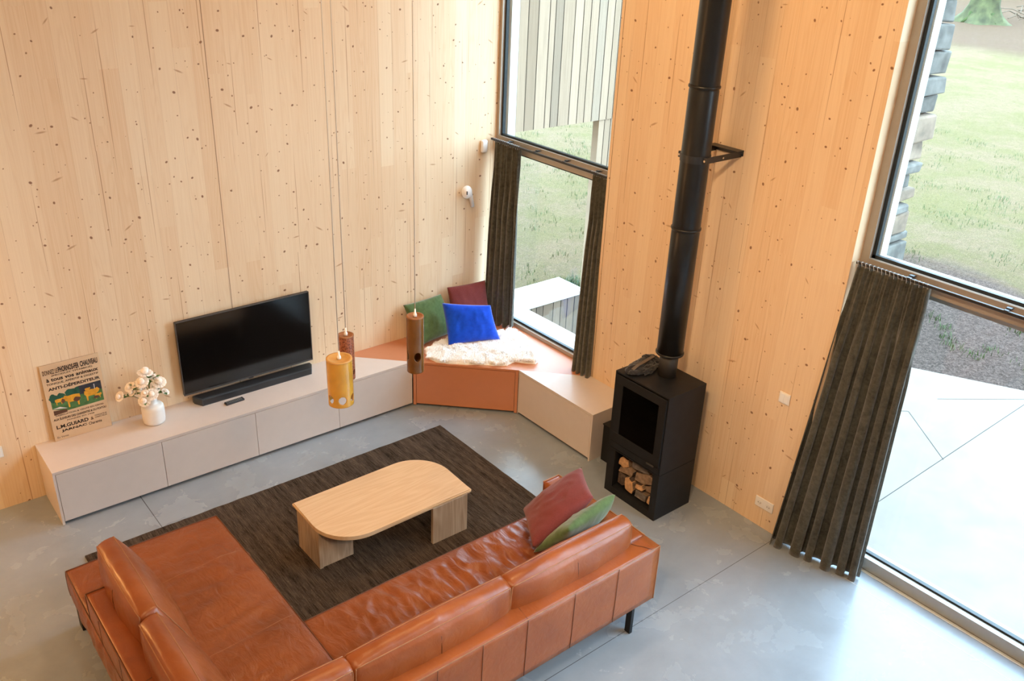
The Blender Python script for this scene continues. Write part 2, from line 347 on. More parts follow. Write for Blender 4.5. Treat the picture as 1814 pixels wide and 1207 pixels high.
def tube(bm, pts, r, n=8, cap=True):
    pts = [Vector(p) for p in pts]; rings = []
    up = Vector((0, 0, 1))
    for i, p in enumerate(pts):
        t = (pts[min(i+1, len(pts)-1)]-pts[max(i-1, 0)]).normalized()
        a = t.cross(up)
        if a.length < 1e-3: a = t.cross(Vector((1, 0, 0)))
        a.normalize(); b = t.cross(a)
        rr = r[i] if isinstance(r, (list, tuple)) else r
        rings.append([bm.verts.new(p+(a*math.cos(2*math.pi*k/n)+b*math.sin(2*math.pi*k/n))*rr) for k in range(n)])
    for i in range(len(rings)-1):
        for k in range(n): bm.faces.new((rings[i][k], rings[i][(k+1) % n], rings[i+1][(k+1) % n], rings[i+1][k]))
    if cap:
        bm.faces.new(rings[0][::-1]); bm.faces.new(rings[-1])
    return bm
def lathe(bm, prof, c, n=40, closed=False):
    """prof: (r,z) list"""
    rings = []
    for r, z in prof:
        if r < 1e-5: rings.append([bm.verts.new((c[0], c[1], c[2]+z))])
        else: rings.append([bm.verts.new((c[0]+r*math.cos(2*math.pi*k/n), c[1]+r*math.sin(2*math.pi*k/n), c[2]+z)) for k in range(n)])
    pr = list(zip(rings, rings[1:]+([rings[0]] if closed else [])))
    if not closed: pr = pr[:]
    for A, D in pr:
        if A is D: continue
        for k in range(n):
            a, b = A[k % len(A)], A[(k+1) % len(A)]; c2, d = D[(k+1) % len(D)], D[k % len(D)]
            vs = []
            for v in (a, b, c2, d):
                if v not in vs: vs.append(v)
            if len(vs) > 2:
                try: bm.faces.new(vs)
                except ValueError: pass
    return bm
def nz(p, s=1.0, o=0.0): return noise.noise(Vector((p[0]*s+o, p[1]*s-o, p[2]*s+o*.7)))
def softbox(cor, bul=(.0, .0, .0), edge=.0, n=(24, 8, 24), wr=0.0, ws=6.0, rnd=4.0, seed=0.0, wdir=(1, 1, 1), fine=0.0, flip=False):
    """cushion: cor = 8 corners trilinear in (u,v,w) order 000,100,010,110,001,101,011,111; bul: bulge (m) along u,v,w faces"""
    cor = [Vector(c) for c in cor]
    def tri(u, v, w):
        u, v, w = (u+1)/2, (v+1)/2, (w+1)/2; p = Vector((0, 0, 0))
        for i, c in enumerate(cor):
            p += c*((u if i & 1 else 1-u)*(v if i & 2 else 1-v)*(w if i & 4 else 1-w))
        return p
    def mp(u, v, w):
        k = [u, v, w]; p = tri(u, v, w)
        e = 1e-2
        d = [(tri(1, v, w)-tri(-1, v, w)), (tri(u, 1, w)-tri(u, -1, w)), (tri(u, v, 1)-tri(u, v, -1))]
        off = Vector((0, 0, 0))
        for a in range(3):
            b, c = [x for x in range(3) if x != a]
            fb = max(0, 1-abs(k[b])**rnd); fc = max(0, 1-abs(k[c])**rnd)
            fb2 = 1-k[b]**2; fc2 = 1-k[c]**2
            amt = bul[a]*math.sqrt(max(0, fb2*fc2)) ** .9 + edge*.5*(fb2+fc2)
            sgn = max(-1, min(1, k[a])); off += d[a].normalized()*amt*sgn
        q = p+off
        if wr or fine:
            s = Vector((q.x*wdir[0], q.y*wdir[1], q.z*wdir[2]))
            inner = min(1, 3*min(1-abs(k[x]) if abs(k[x]) < .999 else 9 for x in range(3)))
            f = wr*(nz(s, ws, seed)+.5*nz(s, ws*2.1, seed+5))+fine*(1-2.6*abs(nz(s, ws*1.5, seed+9)))
            nn = Vector((0, 0, 0))
            for a in range(3):
                if abs(k[a]) > .999: nn += d[a].normalized()*(1 if k[a] > 0 else -1)
            if sum(abs(x) > .999 for x in k) > 1: inner = 0
            q += nn.normalized()*f*inner
        return q
    bm = bmesh.new(); cache = {}
    def V(u, v, w):
        key = (round(u, 4), round(v, 4), round(w, 4))
        if key not in cache: cache[key] = bm.verts.new(mp(*key))
        return cache[key]
    def lin(m): return [-1+2*i/m for i in range(m+1)]
    U, Vv, Ww = lin(n[0]), lin(n[1]), lin(n[2])
    for s in (-1, 1):
        for A, Bb, fn in ((U, Vv, lambda a, b: V(a, b, s)), (U, Ww, lambda a, b: V(a, s, b)), (Vv, Ww, lambda a, b: V(s, a, b))):
            for i in range(len(A)-1):
                for j in range(len(Bb)-1):
                    bm.faces.new((fn(A[i], Bb[j]), fn(A[i+1], Bb[j]), fn(A[i+1], Bb[j+1]), fn(A[i], Bb[j+1])))
    return bm, mp
def edges_path(mp, axis, fixed, m=24, rng_=(-1, 1)):
    pts = []
    for i in range(m+1):
        t = rng_[0]+(rng_[1]-rng_[0])*i/m; k = list(fixed); k.insert(axis, t); pts.append(mp(*k))
    return pts
def bcor(a, b):
    x0, y0, z0 = a; x1, y1, z1 = b
    return [(x, y, z) for z in (z0, z1) for y in (y0, y1) for x in (x0, x1)]

# ================================================================= ROOM SHELL
H = .444; TOPZ = 5.8
struct('floor', prism(bmesh.new(), [(-9, .05), (-9, -10.5), (.173, -10.5), (.173, -3.72), (.0, -3.70), (.0, .05)], -.2, 0), 'floor')
struct('wall_left', B((-9, 0, -.2), (.118, .3, 6)), 'pine_left')
bm = B((0, -3.711, -.2), (.25, -1.545, 6)); box(bm, (0, -1.545, -.2), (.098, .0, .425)); box(bm, (0, -10.3, -.2), (.25, -7.8, 6))
struct('wall_right', bm, 'pine_right')
bm = B((.0, -1.55, 4.5), (.25, 0, 6)); box(bm, (0, -7.8, 4.5), (.25, -3.71, 6)); struct('trim_1', bm, 'pine_right', label='window head panels')
struct('ceiling', B((-9.3, -10.5, 5.8), (.3, .3, 6.0)), 'pine_left')
bm = B((-9.3, -10.5, -.2), (-9, .3, 6)); struct('wall_far_left', bm, 'pine_right')
bm = B((-9, -10.5, -.2), (.25, -10.3, 6))
struct('wall_back', bm, 'pine_left')
for (x, y) in ((-1.6, -2.6), (-4.4, -2.4), (-6.6, -3.0), (-4.2, -6.0)):
    pass

# ---- window 1 (corner, above the bench)
def pane(name, a, b, par): return link(name, B(a, b), 'glass', par)
w1 = thing('window_1', None, None, (0, 0, 0), kind='structure')
bm = B((.10, -.035, H), (.17, 0, 4.5)); box(bm, (.10, -1.545, H), (.17, -1.505, 4.5)); box(bm, (.10, -1.505, H-.004), (.17, -.035, H+.036)); box(bm, (.10, -1.505, 4.44), (.17, -.035, 4.5))
box(bm, (.10, -1.505, 2.12), (.16, -.035, 2.222)); box(bm, (.10, -1.505, 2.222), (.118, -.035, 2.228))
link('window_frame', bm, 'alu', w1)
bm = bmesh.new()
for z0, z1 in ((H+.036, 2.12), (2.222, 4.44)):
    box(bm, (.128, -1.505, z0), (.158, -.035, z0+.022)); box(bm, (.128, -1.505, z1-.02), (.158, -.035, z1))
    box(bm, (.128, -.055, z0), (.158, -.035, z1)); box(bm, (.128, -1.505, z0), (.158, -1.485, z1))
link('gasket', bm, 'gasket', w1)
pane('glass_pane', (.136, -1.49, H+.05), (.152, -.05, 2.105), w1); pane('glass_pane', (.136, -1.49, 2.24), (.152, -.05, 4.43), w1)
bm = B((.172, -1.53, H+.0), (.43, .0, H+.022)); box(bm, (.172, -.075, H+.022), (.258, -.0, 4.5)); box(bm, (.172, -1.53, 2.14), (.20, -.075, 2.215))
link('outer_frame', bm, 'alulight', w1)

# ---- window 2 (tall sliding window on the right)
w2 = thing('window_2', None, None, (0, 0, 0), kind='structure')
Y0, Y1 = -3.711, -7.8
bm = B((.10, Y0-.055, 2.12), (.17, Y0, 4.5)); box(bm, (.10, Y1, 2.12), (.17, Y1+.055, 4.5)); box(bm, (.10, Y1, 4.44), (.17, Y0, 4.5))
box(bm, (.10, Y1, 2.12), (.19, Y0-.055, 2.205)); box(bm, (.10, Y1, 2.205), (.122, Y0-.055, 2.222))
link('window_frame', bm, 'alu', w2)
bm = B((.207, Y1, .0), (.25, Y0, .092)); box(bm, (.207, Y0-.06, .092), (.25, Y0, 2.12)); box(bm, (.207, Y1, .092), (.25, Y1+.06, 2.12)); box(bm, (.207, Y1, 2.055), (.25, Y0, 2.12)); box(bm, (.207, -6.06, .09), (.25, -6.0, 2.1))
link('sliding_frame', bm, 'alu_pale', w2)
bm = bmesh.new()
box(bm, (.128, Y1, 2.222), (.158, Y0-.055, 2.244)); box(bm, (.128, Y0-.078, 2.222), (.158, Y0-.055, 4.44))
box(bm, (.256, Y1, .085), (.29, Y0-.06, .105)); box(bm, (.262, Y0-.08, .1), (.285, Y0-.06, 2.06)); link('gasket', bm, 'gasket', w2)
bm = B((.250, Y1, 0), (.256, Y0-.06, .088)); box(bm, (.29, Y1, -.02), (.36, Y0-.06, .075)); box(bm, (.172, Y0-.085, 2.222), (.25, Y0-.0, 4.5)); box(bm, (.19, Y1, 2.14), (.25, Y0, 2.222))
link('outer_frame', bm, 'alulight', w2)
bm = B((.173, Y1, -.15), (.207, Y0, -.004)); box(bm, (.170, Y1, -.15), (.175, Y0, .004)); box(bm, (.006, Y1, -.001), (.0085, Y0-.45, .0008)); link('threshold', bm, 'alulight', w2)
pane('glass_pane', (.136, Y1+.06, 2.24), (.152, Y0-.07, 4.43), w2); pane('glass_pane', (.262, Y1+.06, .10), (.278, Y0-.07, 2.06), w2)
# ================================================================= OUTSIDE
def ground():
    bm = bmesh.new(); bmesh.ops.create_grid(bm, x_segments=2, y_segments=2, size=1)
    bmesh.ops.scale(bm, vec=(90, 90, 1), verts=bm.verts); bmesh.ops.translate(bm, vec=(30, 10, -.13), verts=bm.verts); return bm
struct('lawn', ground(), 'lawn')
P = [(.31, -3.0), (.31, -11), (7.6, -11), (4.9, -5.2), (4.05, -3.62), (3.58, -2.70), (3.1, -1.9), (.9, -1.75), (.5, -1.75)]
struct('patio', prism(bmesh.new(), P, -.14, -.05), 'patio')
bm = bmesh.new()
def joint(p, q, w=.0032):
    p = Vector((*p, 0)); q = Vector((*q, 0)); d = (q-p).normalized(); s = Vector((-d.y, d.x, 0))*w
    prism(bm, [(v.x, v.y) for v in (p+s, p-s, q-s, q+s)], -.052, -.0485)
joint((.5, -3.785), (4.1, -3.76)); joint((2.68, -3.16), (2.14, -3.784)); joint((2.68, -3.16), (2.2, -2.75)); joint((3.15, -3.2), (4.2, -3.95))
struct('trim_2', bm, 'gap', label='cut joints in the patio slab')
# clad wall outside window 1
cw = thing('clad_wall', 'weathered grey vertical-board wall outside the corner window with an opening at lawn level', 'wall', (.3, 0, -.1))
link('board_facade', B((.262, -.05, 2.235), (7, .42, 6.5)), 'boards', cw)
link('board_post', B((1.37, -.035, -.12), (7, .05, 2.235)), 'boards', cw)
link('low_wall', B((.262, -.01, -.12), (1.37, .36, .37)), 'boards_shaded', cw)
o = link('white_coping', B((.262, -.03, .37), (1.369, .40, .41)), 'alulight', cw); o['label'] = 'white coping on the low wall'
# dry stone pier
bm = bmesh.new(); z = -.13; random.seed(11)
while z < 5.6:
    h = random.uniform(.055, .17); xe = random.uniform(.47, .62); ye = -3.71-random.uniform(0, .05)
    b2 = bmesh.new(); box(b2, (.255, ye, z+.006), (xe, -3.2, z+h-.006), .012, 2)
    for v in b2.verts: v.co += Vector((nz(v.co, 9, 1), nz(v.co, 9, 4), nz(v.co, 9, 8)))*.022
    mi = 1 if random.random() < .3 else 0
    for f in b2.faces: f.material_index = mi
    me = bpy.data.meshes.new('t'); b2.to_mesh(me); b2.free(); bm.from_mesh(me); bpy.data.meshes.remove(me)
    if random.random() < .6:
        box(bm, (.3, -3.66, z-.012), (.44, -3.3, z+.012))
    z += h
box(bm, (.255, -3.64, -.13), (.40, -1.5, 5.6))
single('stone_wall', bm, 'stone', 'dry-stacked grey slate wall end just outside the tall right window', 'wall', mats=['stone', 'stoneb'])
# trees and woodland edge
def tree(x, y, r, h, label, seed, lean=.3):
    t = thing('tree', label, 'tree', (x, y, -.13))
    bm = bmesh.new(); n = 18; rings = []
    for i in range(16):
        z = h*(i/15)**1.6; rr = r*(1+1.1*math.exp(-z/.45))*(1-.35*z/h)
        ring = []
        for k in range(n):
            a = 2*math.pi*k/n; q = rr*(1+.22*math.exp(-z/.8)*math.sin(a*5+seed)+.06*math.sin(a*9+z+seed))
            ring.append(bm.verts.new((x+q*math.cos(a)+lean*z*.05, y+q*math.sin(a), z-.15)))
        rings.append(ring)
    for i in range(15):
        for k in range(n): bm.faces.new((rings[i][k], rings[i][(k+1) % n], rings[i+1][(k+1) % n], rings[i+1][k]))
    bm.faces.new(rings[-1]); link('trunk', bm, 'treebark', t, True)
    bm = bmesh.new(); random.seed(seed)
    for i in range(9):
        a = random.uniform(0, 6.28); z0 = h*random.uniform(.55, .98); l = random.uniform(2, 4)
        tube(bm, [(x, y, z0), (x+math.cos(a)*l*.5, y+math.sin(a)*l*.5, z0+l*.4), (x+math.cos(a)*l, y+math.sin(a)*l, z0+l*.9)], [r*.25, r*.15, r*.05], 6)
    link('branches', bm, 'treebark', t, True)
    bm = bmesh.new()
    for i in range(10):
        a = random.uniform(2.2, 4.6); l = r*random.uniform(1.15, 1.5)
        tube(bm, [(x+math.cos(a)*r, y+math.sin(a)*r, .35), (x+math.cos(a)*l*.8, y+math.sin(a)*l*.8, .05), (x+math.cos(a)*l*1.2, y+math.sin(a)*l*1.2, -.12)], [.16, .14, .05], 7)
    o = link('mossy_roots', bm, 'moss', t, True)
tree(42.3, 15.1, .62, 11, 'thick mossy tree trunk at the far edge of the lawn, seen through the right window', 3)
tree(48.5, 13.2, .7, 11, 'second mossy trunk standing farther right among dry twigs', 5)
bm = bmesh.new(); random.seed(4)
for i in range(420):
    x = random.uniform(43, 56); y = random.uniform(4, 15); a = random.uniform(0, 3.14); l = random.uniform(.4, 1.6); z = random.uniform(-.1, .25)
    tube(bm, [(x, y, z), (x+math.cos(a)*l*.5, y+math.sin(a)*l*.5, z+random.uniform(0, .35)), (x+math.cos(a)*l, y+math.sin(a)*l, z+random.uniform(-.05, .3))], random.uniform(.012, .035), 4)
single('brushwood', bm, 'twig', 'dry twigs and branches scattered under the far trees', 'twigs', kind='stuff')
bm = bmesh.new()
for i in range(60):
    x = 66+random.uniform(0, 10); y = -55+i*2+random.uniform(-1, 1)
    bmesh.ops.create_icosphere(bm, subdivisions=2, radius=random.uniform(2.5, 4), matrix=Matrix.Translation((x, y, random.uniform(.5, 3))))
for v in bm.verts: v.co += Vector((nz(v.co, .8, 1), nz(v.co, .8, 4), nz(v.co, .8, 8)))*1.3
single('undergrowth', bm, 'hedge', 'dark green undergrowth closing the view behind the far trees', 'shrubs', kind='stuff')
# grass tufts
bm = bmesh.new(); random.seed(21)
def blades(cx, cy, n, sp, hh):
    for i in range(n):
        x = cx+random.gauss(0, sp); y = cy+random.gauss(0, sp); a = random.uniform(0, 6.28); h = hh*random.uniform(.5, 1.2); l = h*random.uniform(.2, .8)
        if y < .5 and .0 < x < 7.2 and y > -.2: continue
        d = Vector((math.cos(a), math.sin(a), 0)); s = Vector((-d.y, d.x, 0))*.004
        b = Vector((x, y, -.13)); m = b+d*l*.4+Vector((0, 0, h*.7)); t = b+d*l+Vector((0, 0, h))
        v = [bm.verts.new(q) for q in (b-s, b+s, m+s*.7, m-s*.7, t)]
        bm.faces.new((v[0], v[1], v[2], v[3])); bm.faces.new((v[3], v[2], v[4]))
for i in range(150): blades(random.uniform(.6, 2.4), .62+random.random()*.55, 26, .07, .10)
for i in range(170): blades(random.uniform(1.5, 9), random.uniform(1.2, 9), 22, .13, .06)
for i in range(160): blades(random.uniform(6, 16), random.uniform(-4, 4.5), 22, .16, .06)
for i in range(14): blades(random.uniform(4.4, 6.4), random.uniform(-3.6, -1), 34, .06, .06)
single('grass', bm, 'grassblade', 'tufts of green grass growing on the patchy lawn', 'grass', kind='stuff')

# ================================================================= LOW CABINETS AND BENCH
L, D, E_, D2, A_, B_ = 4.096, .453, 1.124, .448, 1.117, 2.057
SX, SY = -1.578, -1.562
st = prism(bmesh.new(), [(-L, -.001), (-L, -D), (-E_, -D), (SX, -.001)], H-.02, H)
o = single('worktop', st, 'cab', 'long off-white top running under the television over the low cabinets', 'worktop')
sm = [-L+.018, -3.342, -2.604, -1.868, -E_-.004]
names4 = ['low beige cabinet at the left end, under the poster', 'low beige cabinet second from the left, beside the rug corner and under the vase side',
          'low beige cabinet under the right half of the television', 'low beige cabinet touching the terracotta corner bench']
names4[1] = 'low beige cabinet under the left half of the television'
for i in range(4):
    x0, x1 = sm[i], sm[i+1]
    t = thing('low_cabinet', names4[i], 'cabinet', ((x0+x1)/2, -.2, 0), group='low cabinets along the television wall')
    bm = B((x0, -D+.02, .03), (x1, -.002, H-.021)); box(bm, (x0+.01, -D+.05, .0), (x1-.01, -.02, .03))
    link('cabinet_body', bm, 'gap', t)
    link('door', B((x0+.0015, -D+.001, .026), (x1-.0015, -D+.019, H-.024), .001, 1), 'cab', t)
    if i == 0: link('side_panel', B((-L, -D, 0), (-L+.0165, -.002, H-.0205)), 'cab', t)
# terracotta corner bench
t = thing('corner_bench', 'terracotta corner bench under the window with cushions and sheepskin on it', 'bench', (-.6, -.6, 0))
a0 = Vector((-E_, -D)); b0 = Vector((-D2, -A_)); dv = (b0-a0).normalized(); nn = Vector((dv.y, -dv.x)) if Vector((dv.y, -dv.x)).dot(Vector((-1, -1))) > 0 else Vector((-dv.y, dv.x))
link('bench_top', prism(bmesh.new(), [(SX+.002, -.001), (-E_+.001, -D), (-D2, -A_+.001), (-.001, SY+.002), (-.001, -1.546), (.098, -1.543), (.098, -.002)], H-.019, H-.0005), 'orange', t)
def dpan(s0, s1, z0, z1, d0, d1):
    p = a0+dv*s0; q = a0+dv*s1
    return prism(bmesh.new(), [(v.x, v.y) for v in (p-nn*d0, q-nn*d0, q-nn*d1, p-nn*d1)], z0, z1)
Ld = (b0-a0).length
link('bench_body', dpan(.03, Ld-.03, .028, H-.02, .021, .38), 'gap', t)
link('side_panel', dpan(.004, .03, .01, H-.02, .0, .03), 'orange', t); link('side_panel', dpan(Ld-.03, Ld-.004, .01, H-.02, .0, .03), 'orange', t)
link('door', dpan(.033, Ld-.033, .026, H-.024, .0, .019), 'orange', t)
# right cabinet
t = thing('end_cabinet', 'single low beige cabinet between the corner bench and the black stove', 'cabinet', (-.25, -1.6, 0))
link('cabinet_top', prism(bmesh.new(), [(-.001, SY), (-D2, -A_), (-D2, -B_), (-.001, -B_)], H-.02, H), 'cab', t)
bm = B((-D2+.02, -B_+.018, .03), (-.002, -A_-.15, H-.021)); box(bm, (-D2+.05, -B_+.03, 0), (-.03, -A_-.2, .03)); link('cabinet_body', bm, 'gap', t)
link('door', B((-D2, -B_+.019, .026), (-D2+.019, -A_-.012, H-.024), .001, 1), 'cab', t)
link('side_panel', B((-D2, -B_, 0), (-.002, -B_+.017, H-.0205)), 'cab', t)
link('filler_strip', B((-D2, -A_-.0105, .01), (-D2+.02, -A_-.001, H-.0205)), 'cab', t)

# ================================================================= TELEVISION, SOUNDBAR, REMOTE
t = thing('television', 'flat black television on the pine wall above the soundbar', 'television', (-2.457, -.06, .85))
x0, x1, z0, z1, y = -3.014, -1.899, .535, 1.169, -.08
link('casing', B((x0, y+.002, z0), (x1, y+.028, z1), .004), 'blackp', t)
bm = bmesh.new(); b = .006
for a, c in (((x0, y-.004, z1-b), (x1, y+.01, z1)), ((x0, y-.004, z0), (x1, y+.01, z0+.012)), ((x0, y-.004, z0), (x0+b, y+.01, z1)), ((x1-b, y-.004, z0), (x1, y+.01, z1))): box(bm, a, c)
link('bezel', bm, 'bezel', t)
link('screen', B((x0+b, y-.001, z0+.012), (x1-b, y+.004, z1-b)), 'screen', t)
link('wall_mount', B((-2.65, y+.028, .7), (-2.25, -.002, 1.0)), 'blackp', t)
bm = B((-2.48, y-.006, z0-.006), (-2.44, y+.004, z0+.004)); link('sensor_tab', bm, 'blackp', t)
t = thing('soundbar', 'long black soundbar with chamfered ends lying under the television', 'soundbar', (-2.43, -.11, H))
P = [(-2.945, -.05), (-2.945, -.085), (-2.905, -.158), (-1.955, -.158), (-1.915, -.085), (-1.915, -.05)]
bm = prism(bmesh.new(), P, H, H+.056)
bmesh.ops.bevel(bm, geom=[e for e in bm.edges if e.verts[0].co.z > H+.05 and e.verts[1].co.z > H+.05], offset=.004, segments=2, affect='EDGES'); link('casing', bm, 'darkgrey', t)
bm = prism(bmesh.new(), [(-2.90, -.1585), (-2.90, -.159), (-1.96, -.159), (-1.96, -.1585)], H+.006, H+.05); link('front_grille', bm, 'blackp', t)
bm = prism(bmesh.new(), [(-2.93, -.055), (-2.93, -.083), (-2.90, -.14), (-1.96, -.14), (-1.93, -.083), (-1.93, -.055)], H+.056, H+.0575); link('top_grille', bm, 'blackp', t)
t = thing('remote_control', 'small black remote control with grey buttons lying in front of the soundbar', 'remote', (-2.68, -.235, H))
def rbox(cx, cy, l, w, ang, z0, z1, bev=.003):
    bm = bmesh.new(); box(bm, (-l/2, -w/2, z0), (l/2, w/2, z1), bev); bmesh.ops.rotate(bm, verts=bm.verts, matrix=Matrix.Rotation(ang, 3, 'Z')); bmesh.ops.translate(bm, verts=bm.verts, vec=(cx, cy, 0)); return bm
link('casing', rbox(-2.678, -.235, .155, .045, .05, H, H+.016, .004), 'blackp', t)
bm = bmesh.new()
for i in range(9):
    for j in range(3):
        c = Matrix.Rotation(.05, 3, 'Z') @ Vector((-.062+i*.0145, -.013+j*.013, 0)); box(bm, (-2.678+c.x-.004, -.235+c.y-.003, H+.016), (-2.678+c.x+.004, -.235+c.y+.003, H+.018))
link('buttons', bm, 'buttons', t)

# ================================================================= POSTER
pt = thing('poster_board', 'old tan poster board with black French lettering and yellow cattle above the left cabinet', 'poster', (-3.767, -.04, H))
PW, PH = .402, .606
tilt = math.asin(.034/PH)
Tm = Matrix.Translation((-3.968, -.046, H+.001)) @ Matrix.Rotation(math.pi/2-tilt, 4, 'X')
def onposter(bm): bmesh.ops.transform(bm, matrix=Tm, verts=bm.verts); return bm
link('board', onposter(B((0, 0, -.008), (PW, PH, -.001), .001, 1)), 'board', pt)
link('paper', onposter(B((.001, .001, -.001), (PW-.001, PH-.001, .0005))), 'paper', pt)
def poly(bm, pts, z):
    vs = [bm.verts.new((x*PW, (1-y)*PH, z)) for x, y in pts]; vt = [bm.verts.new((x*PW, (1-y)*PH, .0005)) for x, y in pts]
    bm.faces.new(vs); n = len(pts)
    for i in range(n): bm.faces.new((vs[i], vs[(i+1) % n], vt[(i+1) % n], vt[i]))
def pic(name, mat, polys, z):
    for p in polys:
        bm = bmesh.new(); poly(bm, p, z); link(name, onposter(bm), mat, pt)
def blob(cx, cy, rx, ry, n=14, s=0): return [(cx+rx*math.cos(2*math.pi*k/n)*(1+.15*math.sin(3*k+s)), cy+ry*math.sin(2*math.pi*k/n)*(1+.12*math.sin(2*k+s))) for k in range(n)]
pic('printed_field', 'p_green', [[(.07, .45), (.95, .43), (.95, .625), (.32, .635), (.07, .58)]], .0008)
pic('printed_sky', 'p_dark', [[(.55, .362), (.95, .358), (.95, .47), (.55, .475)]], .0010)
pic('printed_tree', 'p_dkgreen', [blob(.12, .44, .07, .055), blob(.25, .44, .07, .05, s=1), blob(.42, .425, .10, .06, s=2), blob(.53, .42, .05, .06, s=3)], .0011)
def cow(x, y, s, f=1): return [[(x+f*a*s, y+b*s) for a, b in ((-.5, -.22), (-.1, -.26), (.35, -.24), (.55, -.30), (.72, -.16), (.60, -.02), (.42, .05), (.40, .38), (.30, .38), (.28, .12), (-.25, .12), (-.28, .38), (-.38, .38), (-.40, .08), (-.52, -.02))]]
pic('printed_cow', 'p_yellow', cow(.44, .51, .24, -1)+cow(.75, .50, .22)+cow(.20, .49, .12)+cow(.70, .435, .08)+cow(.86, .545, .10), .0013)
pic('printed_marking', 'p_brown', [blob(.50, .52, .06, .03, s=1), blob(.27, .50, .03, .03), [(.08, .60), (.30, .615), (.31, .65), (.08, .66)], blob(.83, .56, .05, .018, s=2)], .0015)
pic('printed_highlight', 'p_white', [[(.07, .575), (.20, .565), (.32, .605), (.20, .59)], [(.82, .385), (.835, .385), (.83, .45), (.82, .45)]], .0016)
def text_rows(rows):
    bm = bmesh.new()
    for (s, cy, h, xa, xb, off) in rows:
        cu = bpy.data.curves.new('txt', 'FONT'); cu.body = s; cu.size = 1; cu.offset = off; cu.resolution_u = 3
        ob = bpy.data.objects.new('txt', cu); C.objects.link(ob); bpy.context.view_layer.update()
        me = bpy.data.meshes.new_from_object(ob.evaluated_get(bpy.context.evaluated_depsgraph_get()))
        xs = [v.co.x for v in me.vertices]; ys = [v.co.y for v in me.vertices]
        mnx, mxx, mny, mxy = min(xs), max(xs), min(ys), max(ys)
        for v in me.vertices:
            v.co.x = (xa+(xb-xa)*(v.co.x-mnx)/(mxx-mnx))*PW; v.co.y = (1-cy)*PH+((v.co.y-mny)/(mxy-mny)-.5)*h*PH; v.co.z = .0017
        bm.from_mesh(me); bpy.data.objects.remove(ob); bpy.data.curves.remove(cu); bpy.data.meshes.remove(me)
    return bm
rows = [('DONNEZ LE', .098, .058, .035, .285, .01), ('PHORNOS-FER', .092, .072, .295, .645, .035), ('CHAUVEAU', .088, .072, .665, .965, .035),
        ('(PRODUIT VITAMINÉ)', .150, .030, .17, .86, .012), ('à tous vos animaux', .198, .046, .07, .95, .03), ('TONIQUE, APÉRITIF & DIGESTIF', .252, .036, .06, .94, .015),
        ('ANTI-DÉPERDITEUR', .312, .048, .07, .95, .035), ('FABRICATION & VENTE EN GROS:', .672, .022, .10, .93, .01),
        ('AUX ÉLEVEURS DES CHARENTES & DU POITOU', .716, .036, .05, .96, .025), ('FONDÉE EN 1908', .757, .020, .27, .74, .01),
        ('L.M.GUIARD', .822, .048, .07, .62, .035), ('&', .825, .04, .66, .71, .0), ('FONDATEUR', .800, .018, .74, .95, .005), ('DIRECTEUR', .826, .018, .74, .95, .005),
        ('JARNAC', .885, .038, .14, .58, .04), ('Charente', .885, .038, .61, .84, .01), ('En Vente', .955, .024, .05, .24, .0)]
for row_ in rows: link('printed_line', onposter(text_rows([row_])), 'ink', pt)

# ================================================================= VASE AND FLOWERS
VC = (-3.29, -.172, H)
t = thing('vase', 'squat cream ceramic vase with a short neck holding pale pink flowers', 'vase', VC)
pr = [(0, .0), (.066, .0), (.078, .010), (.082, .03), (.083, .125), (.080, .142), (.068, .158), (.045, .165), (.040, .172), (.040, .205), (.042, .212), (.036, .212), (.034, .17), (.0, .165)]
link('body', lathe(bmesh.new(), pr, VC), 'vase', t, True)
FL = [(620, 170, 95, 'topmost pale pink bloom with its green underside showing'), (700, 240, 48, 'small pink bloom tucked right under the topmost bloom'), (565, 338, 84, 'wide pale bloom at the upper left of the bouquet centre'),
      (850, 335, 88, 'largest white-pink bloom at the upper right of the bouquet'), (355, 420, 70, 'pale bloom upper left beside the peach bud'), (440, 385, 48, 'peach bud between two blooms at the upper left'),
      (395, 512, 52, 'small round bloom at the left below two pale blooms'), (190, 580, 66, 'leftmost bloom hanging out over the cabinet top'), (540, 470, 74, 'pale bloom in the middle of the bouquet'),
      (608, 525, 46, 'small peach bloom wedged in the bouquet centre'), (728, 540, 80, 'peach open rose bloom just above the vase neck'), (605, 650, 80, 'lowest bloom drooping in front of the vase shoulder'),
      (800, 455, 50, 'pale bloom on the right, under the largest bloom'), (965, 495, 50, 'rightmost round white bloom'), (772, 228, 26, 'tiny green-white bud at the top right of the bouquet')]
Cm = Vector((-4.9743, -6.3825, 4.1058)); FR = 1582.55
def pray(u, v):
    d = Vector(R0)*((u-907)/FR)+Vector(R1)*((v-603.5)/FR)+Vector(R2); return d
random.seed(5)
